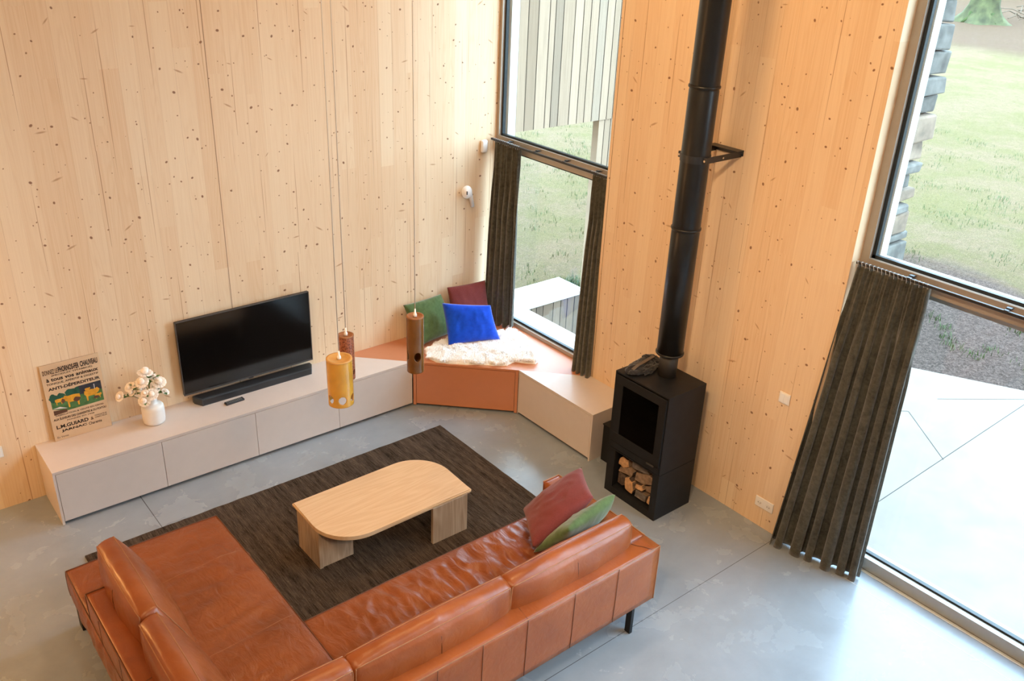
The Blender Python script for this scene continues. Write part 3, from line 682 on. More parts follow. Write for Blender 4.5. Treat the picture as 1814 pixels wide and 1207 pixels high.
for i, (cx, cy, r, lab) in enumerate(FL):
    u, v = 190+cx/9.285, 640+cy/9.285; d = pray(u, v)
    yy = VC[1]+(-.085 if cy > 480 and 500 < cx < 800 else random.uniform(-.05, .03)); k = (yy-Cm.y)/d.y; c = Cm+d*k; rad = r/9.285*7.25/FR*1.12
    f = thing('flower', lab, 'flower', tuple(c), group='pale pink flowers in the cream vase')
    bm = bmesh.new(); out = (c-Vector((VC[0], VC[1], H+.17))); out.normalize(); out = (out*.8+Vector((-.35, -.5, .45))).normalized() if i else Vector((.1, -.1, 1)).normalized()
    q = Vector((0, 0, 1)).rotation_difference(out)
    for ring in range(5):
        m = 5+ring*2; rr = rad*(.20+.20*ring)
        for k in range(m):
            a = 2*math.pi*(k+ring*.5)/m; w = 2*math.pi/m*.85; pts = []
            for jj in range(4):
                tt = jj/3; row = []
                for ii in range(4):
                    aa = a+(ii/3-.5)*w*(.5+.6*math.sin(tt*2.2)); rad2 = rr*(.25+.85*math.sin(tt*1.45)); zz = rad*(-.45+.95*tt-(.11*ring)*tt*tt*1.6)+rad*.04*math.sin(ii*2+k)
                    row.append(bm.verts.new(c+q @ Vector((rad2*math.cos(aa), rad2*math.sin(aa), zz))))
                pts.append(row)
            for jj in range(3):
                for ii in range(3): bm.faces.new((pts[jj][ii], pts[jj][ii+1], pts[jj+1][ii+1], pts[jj+1][ii]))
    m4 = Matrix.Translation(c+out*rad*.12) @ q.to_matrix().to_4x4() @ Matrix.Diagonal((.52, .52, .50, 1)); b2 = bmesh.new(); bmesh.ops.create_icosphere(b2, subdivisions=3, radius=rad)
    for v_ in b2.verts:
        p_ = v_.co.normalized(); rr_ = math.hypot(p_.x, p_.y); v_.co *= 1+.16*math.sin(math.atan2(p_.y, p_.x)+rr_*11)
    bmesh.ops.transform(b2, matrix=m4, verts=b2.verts); me_ = bpy.data.meshes.new('t'); b2.to_mesh(me_); b2.free(); bm.from_mesh(me_); bpy.data.meshes.remove(me_)
    link('bloom', bm, 'petal', f, True)
    m0 = Vector((VC[0]+random.uniform(-.02, .02), VC[1]+random.uniform(-.02, .02), H+.19)); b0_ = c-out*rad*.4
    mid = (m0+b0_)/2+Vector((0, 0, .02)); bm = tube(bmesh.new(), [m0-Vector((0, 0, .02)), mid, b0_], .0022, 6); link('stem', bm, 'stem', f, True)
    bm = bmesh.new()
    for k in range(7):
        p = mid.lerp(b0_, random.uniform(.2, 1.0)); a = random.uniform(0, 6.28); dd = Vector((math.cos(a), math.sin(a), random.uniform(-.3, .7))).normalized(); s = dd.cross(Vector((0, 0, 1))).normalized(); l = random.uniform(.03, .055)
        v = [bm.verts.new(x) for x in (p, p+dd*l*.5+s*l*.28, p+dd*l, p+dd*l*.5-s*l*.28)]; bm.faces.new(v)
    link('leaves', bm, 'leaf', f)

# ================================================================= WALL FITTINGS
t = thing('sensor', 'rounded white plastic device fixed high on the pine wall beside the curtain', 'sensor', (-.05, -.02, 2.14))
bm = B((-.085, -.038, 2.085), (-.02, -.001, 2.20), .016, 4); link('casing', bm, 'white', t, True)
t = thing('wall_light', 'white earbud-shaped light on the pine wall left of the curtain', 'lamp', (-.25, -.04, 1.78))
bm = bmesh.new(); bmesh.ops.create_uvsphere(bm, u_segments=24, v_segments=14, radius=.052, matrix=Matrix.Translation((-.262, -.052, 1.755)) @ Matrix.Diagonal((1, .8, 1.15, 1))); link('head', bm, 'white', t, True)
bm = tube(bmesh.new(), [(-.215, -.03, 1.765), (-.205, -.03, 1.72), (-.178, -.03, 1.60)], [.021, .019, .018], 14); link('stalk', bm, 'white', t, True)
bm = B((-.292, -.098, 1.745), (-.286, -.088, 1.775)); o = link('slot', bm, 'blackp', t); o['label'] = 'small black slot'
def splate(name, label, cat, y0, y1, z0, z1, n):
    t = thing(name, label, cat, (0, (y0+y1)/2, z0))
    link('plate', B((-.009, y0, z0), (-.001, y1, z1), .002, 1), 'plate', t)
    return t
t = splate('light_switch', 'white double light switch on the pine wall right of the stove', 'switch', -3.487, -3.400, 1.062, 1.146, 2)
for k in range(2): link('rocker', B((-.013, -3.479+k*.036, 1.071), (-.008, -3.445+k*.036, 1.137), .0015, 1), 'white', t)
t = splate('power_socket', 'white double power socket low on the pine wall beside the long curtain', 'socket', -3.528, -3.372, .165, .248, 2)
for k in range(2):
    bm = bmesh.new(); bmesh.ops.create_cone(bm, cap_ends=True, segments=24, radius1=.021, radius2=.021, depth=.003, matrix=Matrix.Translation((-.0098, -3.489+k*.078, .206)) @ Matrix.Rotation(math.pi/2, 4, 'Y')); o = link('socket_well', bm, 'vase', t)
    bm = bmesh.new()
    for dy in (-.009, .009): bmesh.ops.create_cone(bm, cap_ends=True, segments=10, radius1=.003, radius2=.003, depth=.002, matrix=Matrix.Translation((-.0125, -3.489+k*.078+dy, .204)) @ Matrix.Rotation(math.pi/2, 4, 'Y'))
    o = link('pin_holes', bm, 'ink', t)
t = thing('light_switch', 'white switch plate cut by the left picture edge beside the cabinets', 'switch', (-4.34, 0, .43))
link('plate', B((-4.385, -.009, .425), (-4.303, -.001, .515), .002, 1), 'plate', t); link('rocker', B((-4.378, -.013, .433), (-4.312, -.008, .507), .0015, 1), 'white', t)
t = thing('wall_panel_switch', 'second pale plate', 'switch', (-4.34, 0, .9)) if False else None

# ================================================================= PENDANT LAMPS
def pendant(label, x, y, zt, zb, r, mat, topmat, holes, hr, hz, a0=0.0, el=1.3):
    t = thing('pendant_lamp', label, 'lamp', (x, y, zt), group=None)
    nA, nZ = 144, 110; hgt = zt-zb
    bm = bmesh.new()
    def inhole(a, z):
        for k in range(holes):
            da = (a-(a0+2*math.pi*k/holes)+math.pi) % (2*math.pi)-math.pi
            if (da*r)**2+((z-hz)/el)**2 < hr*hr: return True
        return False
    for rr in (r, r-.006):
        g = [[bm.verts.new((x+rr*math.cos(2*math.pi*i/nA), y+rr*math.sin(2*math.pi*i/nA), zb+hgt*j/nZ)) for i in range(nA)] for j in range(nZ+1)]
        if rr == r: G = g
        else: G2 = g
        for j in range(nZ):
            for i in range(nA):
                if inhole(2*math.pi*(i+.5)/nA, hgt*(j+.5)/nZ): continue
                bm.faces.new((g[j][i], g[j][(i+1) % nA], g[j+1][(i+1) % nA], g[j+1][i]))
    for j in range(nZ):
        for i in range(nA):
            if not inhole(2*math.pi*(i+.5)/nA, hgt*(j+.5)/nZ):
                for (di, dj, e) in ((1, 0, ((i+1) % nA, j, (i+1) % nA, j+1)), (-1, 0, (i, j, i, j+1)), (0, 1, (i, j+1, (i+1) % nA, j+1)), (0, -1, (i, j, (i+1) % nA, j))):
                    if 0 <= j+dj < nZ and inhole(2*math.pi*((i+di) % nA+.5)/nA, hgt*(j+dj+.5)/nZ):
                        a, b, c, d = e; bm.faces.new((G[b][a], G[d][c], G2[d][c], G2[b][a]))
    for i in range(nA): bm.faces.new((G[0][i], G[0][(i+1) % nA], G2[0][(i+1) % nA], G2[0][i]))
    bmesh.ops.smooth_vert(bm, verts=[v for v in bm.verts if v.is_boundary], factor=.5, use_axis_x=True, use_axis_y=True, use_axis_z=True)
    link('lamp_shade', bm, mat, t, True)
    bm = lathe(bmesh.new(), [(0, -.004), (r*.62, -.004), (r*.66, -.001), (r*.80, -.001), (r*.82, .003), (r, .003), (r+.001, -.004), (r-.008, -.01), (0, -.01)], (x, y, zt), 48); link('top_disc', bm, topmat, t, True)
    bm = lathe(bmesh.new(), [(0, .045), (.004, .045), (.006, .02), (.010, .012), (.011, -.002), (0, -.002)], (x, y, zt), 16); link('cord_grip', bm, 'white', t, True)
    link('cord', tube(bmesh.new(), [(x, y, zt+.03), (x, y, 5.78)], .0028, 8), 'cord', t, True)
    bm = lathe(bmesh.new(), [(0, 0), (.05, 0), (.05, -.03), (0, -.03)], (x, y, 5.80), 24); link('ceiling_rose', bm, 'white', t)
    bm = lathe(bmesh.new(), [(0, -.01), (.018, -.01), (.018, -.07), (0, -.07)], (x, y, zt), 16); link('bulb_holder', bm, 'white', t, True)
    return t
def campol(x, y):  # direction from the lamp to the camera, sets where its round holes sit
    return math.atan2(-6.38-y, -4.97-x)
pendant('wide ochre ceramic pendant lamp with round holes near its base', -2.978, -2.6, 1.925, 1.658, .0685, 'ochre', 'ochretop', 6, .022, .044, campol(-2.978, -2.6)+.12, 1.1)
pendant('narrow speckled rust-brown pendant lamp partly behind the ochre one', -2.797, -2.35, 1.914, 1.643, .044, 'rust', 'ambertop', 4, .014, .045, campol(-2.8, -2.35)+1.1)
pendant('tall slim dark amber pendant lamp with one round hole, hanging before the bench', -2.434, -2.5, 1.995, 1.647, .049, 'amber', 'ambertop', 4, .0215, .106, campol(-2.43, -2.5)+.28, 1.35)

# ================================================================= PILLOWS
def pillow(name, label, mat, BL, BR, TL, TR, th, seed, wr=.008, concave=.03):
    BL, BR, TL, TR = map(Vector, (BL, BR, TL, TR)); cen = (BL+BR+TL+TR)/4
    nrm = (BR-BL).cross(TL-BL).normalized(); n = 34; bm = bmesh.new(); g = {}
    for s in (-1, 1):
        for i in range(n+1):
            for j in range(n+1):
                u, v = -1+2*i/n, -1+2*j/n; edge = i in (0, n) or j in (0, n)
                if edge and s == 1 and (i, j, -1) in g: g[(i, j, 1)] = g[(i, j, -1)]; continue
                uu = u*(1-concave*(1-v*v)*1.2); vv = v*(1-concave*(1-u*u)*1.2)
                a, b = (uu+1)/2, (vv+1)/2
                p = BL*(1-a)*(1-b)+BR*a*(1-b)+TL*(1-a)*b+TR*a*b
                t = th*.5*(max(0, (1-u*u)*(1-v*v)))**.42
                w = wr*(nz(p, 7, seed)+.6*(1-2*abs(nz(Vector((p.x*1.0, p.y, p.z*.5)), 14, seed+3)))) * (max(0, (1-u*u)*(1-v*v)))**.25
                g[(i, j, s)] = bm.verts.new(p+nrm*s*(t+w))
        for i in range(n):
            for j in range(n): bm.faces.new((g[(i, j, s)], g[(i+1, j, s)], g[(i+1, j+1, s)], g[(i, j+1, s)]))
    return single(name, bm, mat, label, 'cushion', smooth=True, origin=tuple(cen))
pillow('cushion', 'green velvet cushion leaning on the pine wall at the left of the bench', 'f_green', (-.93, -.285, .475), (-.50, -.21, .475), (-.955, -.045, .80), (-.545, -.055, .82), .15, 1)
pillow('cushion', 'dusty red cushion in the corner behind the blue cushion', 'f_red', (-.475, -.14, .52), (-.10, -.25, .52), (-.475, -.055, .868), (-.105, -.16, .895), .12, 2)
pillow('cushion', 'cobalt blue velvet cushion at the front of the pile on the sheepskin', 'f_blue', (-.72, -.43, .485), (-.255, -.60, .485), (-.672, -.255, .83), (-.315, -.515, .815), .14, 3, .010)
pillow('cushion', 'dusty red linen cushion tilted on the sofa, at its right end', 'f_red', (-1.77, -2.765, .515), (-1.45, -2.955, .83), (-2.03, -3.165, .585), (-1.61, -3.235, .825), .15, 4, .012)
pillow('cushion', 'green velvet cushion between the red cushion and the sofa back', 'f_green', (-2.0, -3.14, .52), (-1.46, -3.20, .60), (-1.93, -3.36, .80), (-1.44, -3.26, .79), .12, 6, .012)

# ---- sheepskin
OUT = [(-.925, -.403), (-.976, -.493), (-.962, -.585), (-.90, -.66), (-.83, -.72), (-.775, -.775), (-.711, -.815), (-.654, -.865), (-.583, -.93), (-.49, -.995), (-.384, -.978), (-.323, -1.051), (-.262, -1.115), (-.218, -1.10), (-.142, -.908), (-.06, -.741), (-.02, -.56), (-.02, -.46), (-.08, -.44), (-.175, -.45), (-.3, -.36), (-.55, -.33), (-.75, -.30), (-.883, -.34)]
def inside(x, y):
    c = False; n = len(OUT)
    for i in range(n):
        x1, y1 = OUT[i]; x2, y2 = OUT[(i+1) % n]
        if (y1 > y) != (y2 > y) and x < (x2-x1)*(y-y1)/(y2-y1)+x1: c = not c
    return c
t = thing('sheepskin', 'fluffy cream sheepskin spread on the terracotta bench under the blue cushion', 'rug', (-.5, -.65, H))
link('hide', prism(bmesh.new(), OUT, H+.001, H+.010), 'fur', t)
bm = bmesh.new(); random.seed(9); cnt = 0
while cnt < 20000:
    x = random.uniform(-1, 0); y = random.uniform(-1.13, -.28)
    if not inside(x, y): continue
    cnt += 1
    fl = nz((x, y, 0), 9, 2)*2.5+nz((x, y, 0), 3, 6)*3; a = fl*2.2-2.2+random.uniform(-.5, .5); l = random.uniform(.030, .058); dr = Vector((math.cos(a), math.sin(a), 0))
    hh = .38+.55*abs(nz((x, y, 0), 8, 20))
    b = Vector((x, y, H+.009)); s = Vector((-dr.y, dr.x, 0))*.0019; m = b+dr*l*.35+Vector((0, 0, l*(hh+.25))); e = b+dr*l+Vector((0, 0, l*hh*.8))
    v = [bm.verts.new(q) for q in (b-s, b+s, b+Vector((0, 0, .003)), m-s, m+s, m+Vector((0, 0, .0028)), e)]
    for f in ((0, 1, 4, 3), (1, 2, 5, 4), (2, 0, 3, 5), (3, 4, 6), (4, 5, 6), (5, 3, 6)): bm.faces.new([v[i] for i in f])
o = link('fleece', bm, 'fur', t)

# ================================================================= STOVE
sf, sg, ys0, ys1, sH = -.608, -.209, -2.402, -2.928, 1.054
t = thing('wood_stove', 'tall black wood stove with a glass door and a log niche beneath', 'stove', (-.41, -2.665, 0))
w = .012
bm = bmesh.new()
box(bm, (sf, ys1, sH-w), (sg, ys0, sH)); box(bm, (sf, ys1, .405), (sg, ys0, .417)); box(bm, (sf, ys0-w, .417), (sg, ys0, sH-w)); box(bm, (sf, ys1, .417), (sg, ys1+w, sH-w)); box(bm, (sg-w, ys1+w, .417), (sg, ys0-w, sH-w))
link('stove_body', bm, 'black', t)
bm = bmesh.new()
box(bm, (sf, ys1, 0), (sg, ys0, .06)); box(bm, (sf, ys1, .390), (sg, ys0, .400)); box(bm, (sf, ys0-.075, .06), (sf+.012, ys0, .39)); box(bm, (sf, ys1, .06), (sf+.012, ys1+.06, .39))
box(bm, (sf+.012, ys0-.07, .06), (sg, ys0, .39)); box(bm, (sf+.012, ys1, .06), (sg, ys1+.012, .39)); box(bm, (sg-.02, ys1+.012, .06), (sg, ys0-.07, .39))
link('log_niche', bm, 'black', t)
yA, yB, zA, zB = ys0-.014, ys1+.010, .470, 1.036
bm = bmesh.new(); gy0, gy1, gz0, gz1 = -2.498, -2.852, .553, .968
for a, c in (((sf-.012, yB, zA), (sf-.001, yA, gz0)), ((sf-.012, yB, gz1), (sf-.001, yA, zB)), ((sf-.012, gy0, gz0), (sf-.001, yA, gz1)), ((sf-.012, yB, gz0), (sf-.001, gy1, gz1))): box(bm, a, c, .0015, 1)
dd = link('stove_door', bm, 'black', t)
link('glass_pane', B((sf-.008, gy1-.003, gz0-.003), (sf-.003, gy0+.003, gz1+.003)), 'stoveglass', dd)
link('door_latch', B((sf-.016, -2.87, .452), (sf-.002, -2.80, .466), .002, 1), 'collar', dd)
bm = bmesh.new(); box(bm, (sf+.02, gy1-.02, .50), (-.26, gy0+.02, .55)); box(bm, (-.27, gy1-.02, .5), (-.25, gy0+.02, 1.0)); box(bm, (sf+.02, gy0+.005, .5), (-.25, gy0+.02, 1.0)); box(bm, (sf+.02, gy1-.02, .5), (-.25, gy1-.005, 1.0)); link('firebox', bm, 'firebox', t)
link('front_panel_strip', B((sf-.004, ys1+.01, .418), (sf-.001, ys0-.014, .462)), 'black', t)
# chimney
PC = (-.345, -2.665)
t = thing('chimney_pipe', 'tall matt black flue pipe rising from the stove to the ceiling', 'pipe', (PC[0], PC[1], sH))
link('flue_collar', lathe(bmesh.new(), [(.066, 0.001), (.068, 0.001), (.068, .21), (.06, .21)], (*PC, sH), 48), 'collar', t, True)
r = .0965
link('pipe_section', lathe(bmesh.new(), [(.066, 1.235), (r, 1.232), (r, 2.163), (r-.002, 2.17), (r, 2.178), (r, 3.105), (r-.002, 3.112), (r, 3.118), (r, 5.799)], (*PC, 0), 64), 'pipeblack', t, True)
for z in (1.240, 2.186, 3.128): link('pipe_rim', lathe(bmesh.new(), [(r-.001, -.008), (r+.005, -.008), (r+.007, -.003), (r+.007, .003), (r+.005, .008), (r-.001, .008)], (*PC, z), 64), 'pipeblack', t, True)
t = thing('pipe_bracket', 'black steel wall bracket clamping the flue pipe to the pine wall', 'bracket', (-.15, -2.665, 2.68))
link('clamp_ring', lathe(bmesh.new(), [(r+.001, -.024), (r+.004, -.024), (r+.004, .024), (r+.001, .024)], (*PC, 2.672), 64, True), 'blackp', t)
bm = bmesh.new()
for s in (-1, 1):
    y = PC[1]+s*.108; bm = bmesh.new(); box(bm, (-.365, y-.003, 2.652), (-.002, y+.003, 2.692)); box(bm, (-.375, y-.014, 2.652), (-.36, y+.014, 2.692)); link('bracket_arm', bm, 'blackp', t)
bm = B((-.006, -2.79, 2.66), (-.001, -2.54, 2.70)); box(bm, (-.075, -2.79, 2.696), (-.001, -2.54, 2.700)); link('wall_plate', bm, 'blackp', t)
for (x, y, z, s) in ((-.38, PC[1]-.108, 2.672, 1), (-.20, PC[1]-.112, 2.672, 0), (-.008, -2.775, 2.68, 1), (-.008, -2.555, 2.68, 1), (-.38, PC[1]+.108, 2.672, 1)):
    bm = bmesh.new(); bmesh.ops.create_cone(bm, cap_ends=True, segments=6, radius1=.008, radius2=.007, depth=.008, matrix=Matrix.Translation((x, y, z)) @ (Matrix.Rotation(math.pi/2, 4, 'Y') if s else Matrix.Rotation(math.pi/2, 4, 'X'))); link('bolt', bm, 'chrome', t)
# glove on top
t = thing('stove_glove', 'folded black suede stove glove with a grey-brown strap lying on the stove top', 'glove', (-.43, -2.5, sH))
def lump(c, rx, ry, rz, seed, ang=0, z0=sH+.0005):
    bm = bmesh.new(); bmesh.ops.create_icosphere(bm, subdivisions=5, radius=1)
    for v in bm.verts:
        p = v.co.copy(); sq = (abs(p.x)**4+abs(p.y)**4)**.25; rr = math.hypot(p.x, p.y)
        if sq > 1e-4: p.x *= .6+.4*rr/sq; p.y *= .6+.4*rr/sq
        p = Vector((p.x*rx, p.y*ry, p.z*rz)); p += v.co.normalized()*(nz(v.co*1.0, 2.2, seed)*.016+nz(v.co, 6, seed)*.005)
        p = Matrix.Rotation(ang, 3, 'Z') @ p+Vector(c); p.z = max(p.z, z0); v.co = p
    return bm
link('palm', lump((-.435, -2.495, sH+.02), .165, .075, .030, 3, .12), 'glove', t, True)
link('thumb', lump((-.40, -2.548, sH+.02), .11, .038, .026, 7, .3), 'glove', t, True)
link('cuff', lump((-.305, -2.47, sH+.025), .05, .075, .032, 9, .1), 'glove', t, True)
bm = bmesh.new(); pts = [(-.556, -2.515, sH+.036), (-.50, -2.515, sH+.058), (-.44, -2.512, sH+.062), (-.36, -2.50, sH+.066), (-.31, -2.492, sH+.066)]
for i in range(len(pts)-1):
    a, b = Vector(pts[i]), Vector(pts[i+1]); s = Vector((0, .014, 0)); u = Vector((0, 0, .004))
    vs = [bm.verts.new(q) for q in (a-s, b-s, b+s, a+s, a-s+u, b-s+u, b+s+u, a+s+u)]
    for f in ((3, 2, 1, 0), (4, 5, 6, 7), (0, 1, 5, 4), (1, 2, 6, 5), (2, 3, 7, 6), (3, 0, 4, 7)): bm.faces.new([vs[k] for k in f])
link('strap', bm, 'strap', t)
# black box between cabinet and stove
t = thing('black_box', 'small black metal box on the floor between the beige cabinet and the stove', 'box', (-.2, -2.2, 0))
link('casing', B((-.345, -2.36, .0), (-.10, -2.085, .335), .004, 1), 'black', t); link('lid', B((-.35, -2.365, .336), (-.095, -2.08, .345), .002, 1), 'black', t)
# logs: polygons in fractions of the niche opening (s: left to right seen from the room, t: up)
LG = [([(.0, .60), (.16, .58), (.30, .68), (.26, .84), (.10, .88), (.02, .78)], 'pale round-ended log at the top left of the niche', 'endgrain'),
      ([(.34, .70), (.62, .72), (.86, .80), (.80, .92), (.62, .98), (.46, .99), (.34, .86)], 'dark barky log at the top centre of the pile', 'loggrey'),
      ([(.0, .40), (.40, .46), (.44, .62), (.31, .69), (.22, .62), (.05, .56)], 'brown wedge log at the middle left', 'logside'),
      ([(.44, .42), (.72, .44), (.99, .60), (.98, .76), (.86, .79), (.64, .71), (.46, .66)], 'large yellowish split log at the middle right', 'logside'),
      ([(.0, .06), (.14, .04), (.24, .12), (.20, .34), (.12, .39), (.0, .38)], 'dark log at the lower left corner', 'bark'),
      ([(.26, .06), (.46, .02), (.50, .16), (.44, .36), (.34, .45), (.23, .38)], 'tall pale peach split log low in the pile', 'endgrain'),
      ([(.52, .26), (.72, .26), (.78, .36), (.70, .43), (.54, .40)], 'small pale log in the lower middle', 'endgrain'),
      ([(.76, .28), (.99, .34), (1., .58), (.86, .50), (.74, .42)], 'brown split log at the right side', 'logside'),
      ([(.86, .06), (.99, .02), (1., .30), (.90, .27)], 'thin pale log standing at the lower right', 'endgrain'),
      ([(.52, .02), (.84, .02), (.86, .22), (.74, .25), (.54, .23)], 'grey weathered log at the bottom right', 'loggrey')]
random.seed(3)
for i, (pl, lab, em) in enumerate(LG):
    cx = sum(p[0] for p in pl)/len(pl); cy_ = sum(p[1] for p in pl)/len(pl)
    q = [(-2.486-(cx+(s-cx)*.93)*.372, .063+max(.0, (cy_+(tt-cy_)*.93))*.325) for s, tt in pl]
    xf = sf+.03+random.uniform(0, .03); bm = prismx(bmesh.new(), q, xf, xf+.26, 0, [1, 2])
    bmesh.ops.bevel(bm, geom=bm.edges[:], offset=.004, segments=2, affect='EDGES')
    bmesh.ops.subdivide_edges(bm, edges=bm.edges[:], cuts=2, use_grid_fill=True)
    for v in bm.verts: v.co += Vector((nz(v.co, 30, i)*.006, nz(v.co, 25, i+3)*.004, nz(v.co, 25, i+6)*.004))
    for v in bm.verts: v.co.z = max(v.co.z, .0605)
    single('firewood_log', bm, em, 'firewood: '+lab, 'log', group='split logs in the stove niche', origin=(xf+.13, q[0][0], .061), mats=[em, 'logside', 'bark'])

# ================================================================= CURTAINS AND RAILS
def curtain(label, topL, topR, botL, botR, zt, zb, folds, amp0, amp1, seed, group='chenille curtains'):
    t = thing('curtain', label, 'curtain', (topL[0], topL[1], zt))
    nu, nv = folds*14, 60; bm = bmesh.new(); g = []
    rnd = random.Random(seed); ph = [rnd.uniform(-.35, .35) for _ in range(folds+3)]; am = [rnd.uniform(.65, 1.3) for _ in range(folds+3)]
    tl, tr, bl, br = map(lambda p: Vector((*p, 0)), (topL, topR, botL, botR))
    hd = .10
    for j in range(nv+1):
        tt = (j/nv)**1.0; z = zt+(zb-zt)*tt; dz = zt-z; row = []
        s_ = min(1, max(0, (dz-hd)/.6)); e = s_*s_*(3-2*s_)
        k = tt if dz > 0 else 0
        A = tl.lerp(bl, k); Bq = tr.lerp(br, k); ln = (Bq-A).length; d = (Bq-A).normalized(); nrm = Vector((-d.y, d.x, 0))
        for i in range(nu+1):
            u = i/nu; x = u*folds; fi = int(x); fr = x-fi
            p0, p1 = ph[fi], ph[fi+1]; xx = x+(p0+(p1-p0)*fr)*e*.7
            a = (am[fi]*(1-fr)+am[fi+1]*fr)
            wv = math.sin(2*math.pi*xx); wv = math.copysign(abs(wv)**.8, wv)
            off = wv*(amp0*(1-e)+amp1*a*e*(.55+.45*tt))
            fine = math.sin(2*math.pi*x*3+am[fi]*2)*.011*(1-e)
            side = -math.sin(4*math.pi*xx)*.15*ln/folds*e
            w2 = nz((u*5, tt*3, seed), 1, seed)*.012*e
            pinch = 1
            if abs(dz-hd) < .03: pinch = .7+.3*abs(dz-hd)/.03
            p = A+d*(u*ln+side)+nrm*((off+fine)*pinch+w2)
            row.append(bm.verts.new((p.x, p.y, z+(.008*math.sin(2*math.pi*xx) if j == nv else 0))))
        g.append(row)
    for j in range(nv):
        for i in range(nu): bm.faces.new((g[j][i], g[j][i+1], g[j+1][i+1], g[j+1][i]))
    o = link('drape', bm, 'curtain', t, True)
    md = o.modifiers.new('thick', 'SOLIDIFY'); md.thickness = .004
    bm = bmesh.new(); nh = folds*3
    for i in range(nh):
        p = tl.lerp(tr, (i+.5)/nh); p.z = zt
        q = Vector((.030, p.y+.004, zt+.028))
        tube(bm, [p+Vector((-.006, 0, -.01)), p+Vector((-.008, .003, .014)), q+Vector((-.012, .004, .0)), q], .0017, 5)
    o = link('curtain_hooks', bm, 'hookw', t, True); o['label'] = 'white curtain hooks'
    return t
def rail(label, y0, y1, z, frame_x=.10, nb=4):
    t = thing('curtain_rail', label, 'curtain rail', (.03, (y0+y1)/2, z))
    link('track', B((.020, y0, z-.012), (.040, y1, z+.006), .002, 1), 'blackp', t)
    bm = bmesh.new()
    for i in range(nb):
        y = y0+(y1-y0)*(i+.6)/nb; bm = B((.02, y-.012, z+.006), (frame_x-.001, y+.012, z+.010)); box(bm, (.05, y-.014, z+.004), (.075, y+.014, z+.016))
        link('rail_bracket', bm, 'blackp', t)
rail('thin black curtain rail across the corner window transom', -.02, -1.53, 2.206, nb=4)
rail('thin black curtain rail across the tall right window transom', -3.73, -7.75, 2.205, nb=7)
curtain('dark olive curtain at the left of the corner window, against the pine wall', (.03, -.065), (.03, -.435), (-.045, -.085), (.045, -.425), 2.190, H+.004, 5, .012, .042, 3)
curtain('dark olive curtain at the right of the corner window, beside the flue pipe', (.035, -1.345), (.03, -1.525), (-.045, -1.36), (-.030, -1.580), 2.190, H+.004, 4, .012, .032, 5)
curtain('long dark olive curtain reaching the floor at the tall right window', (.025, -3.735), (.03, -4.215), (-.085, -3.60), (.045, -4.235), 2.186, .006, 6, .012, .043, 8)

# ================================================================= RUG AND COFFEE TABLE
bm = bmesh.new(); nx, ny = 90, 60; x0, x1, y0, y1 = -4.074, -1.133, -.895, -3.0; g = {}
for lv, z in ((0, .0006), (1, .012)):
    for i in range(nx+1):
        for j in range(ny+1):
            jx = .004*nz((0, j*.3, 0), 1, 3) if i in (0, nx) else 0; jy = .005*nz((i*.4, 0, 0), 1, 5) if j in (0, ny) else 0
            zz = z+(.0015*nz((i, j, 0), .4, 2) if lv else 0)
            g[(i, j, lv)] = bm.verts.new((x0+(x1-x0)*i/nx+jx, y0+(y1-y0)*j/ny+jy, zz))
    for i in range(nx):
        for j in range(ny): bm.faces.new((g[(i, j, lv)], g[(i+1, j, lv)], g[(i+1, j+1, lv)], g[(i, j+1, lv)]))
for i in range(nx):
    for j in (0, ny): bm.faces.new((g[(i, j, 0)], g[(i+1, j, 0)], g[(i+1, j, 1)], g[(i, j, 1)]))
for j in range(ny):
    for i in (0, nx): bm.faces.new((g[(i, j, 0)], g[(i, j+1, 0)], g[(i, j+1, 1)], g[(i, j, 1)]))
single('rug', bm, 'rug', 'dark brown flat-woven rug under the coffee table and sofa', 'rug')
t = thing('coffee_table', 'low pale oak coffee table with two rounded corners standing on the brown rug', 'table', (-2.31, -1.9, .012))
x0, x1, y0, y1 = -2.868, -1.762, -1.602, -2.196
def arc(cx, cy, r, a0, a1, n=14): return [(cx+r*math.cos(a0+(a1-a0)*i/n), cy+r*math.sin(a0+(a1-a0)*i/n)) for i in range(n+1)]
pi = math.pi; rr = .285
pts = [(x0+.004, y0), (x0, y0-.004)]+arc(x0+rr, y1+rr, rr, pi, 1.5*pi)+[(x1-.012, y1), (x1, y1+.012)]+arc(x1-rr, y0-rr, rr, 0, .5*pi)
bm = prism(bmesh.new(), pts, .322, .352)
bmesh.ops.bevel(bm, geom=[e for e in bm.edges if abs(e.verts[0].co.z-e.verts[1].co.z) < 1e-4], offset=.009, segments=4, affect='EDGES')
link('table_top', bm, 'oak_top', t)
link('leg_panel', B((-2.862, -1.962, .0125), (-2.836, -1.655, .3215), .002, 1), 'oak_y', t); link('leg_panel', B((-2.836, -1.955, .0125), (-2.60, -1.931, .3215), .002, 1), 'oak_x', t)
link('leg_panel', B((-2.098, -2.193, .0125), (-1.800, -2.167, .3215), .002, 1), 'oak_x', t); link('leg_panel', B((-1.826, -2.166, .0125), (-1.800, -1.88, .3215), .002, 1), 'oak_y', t)

# ================================================================= SOFA
sofa = thing('corner_sofa', 'large cognac leather corner sofa with chaise in the foreground', 'sofa', (-2.9, -2.9, 0))
XL, XR, YB, ZB, ZT = -4.300, -1.405, -3.637, .200, .612
def soft(name, a, b, bul, edge=0., n=(20, 20, 8), wr=0., ws=5., seed=0, wdir=(1, 1, 1), fine=0., mat='leather', rnd=4):
    bm, mp = softbox(bcor(a, b), bul, edge, n, wr, ws, rnd, seed, wdir, fine); return link(name, bm, mat, sofa, True), mp
def piping(par, paths, r=.003, mat='piping', name='piping'):
    bm = bmesh.new()
    for p in paths: tube(bm, p, r, 6)
    return link(name, bm, mat, par, True)
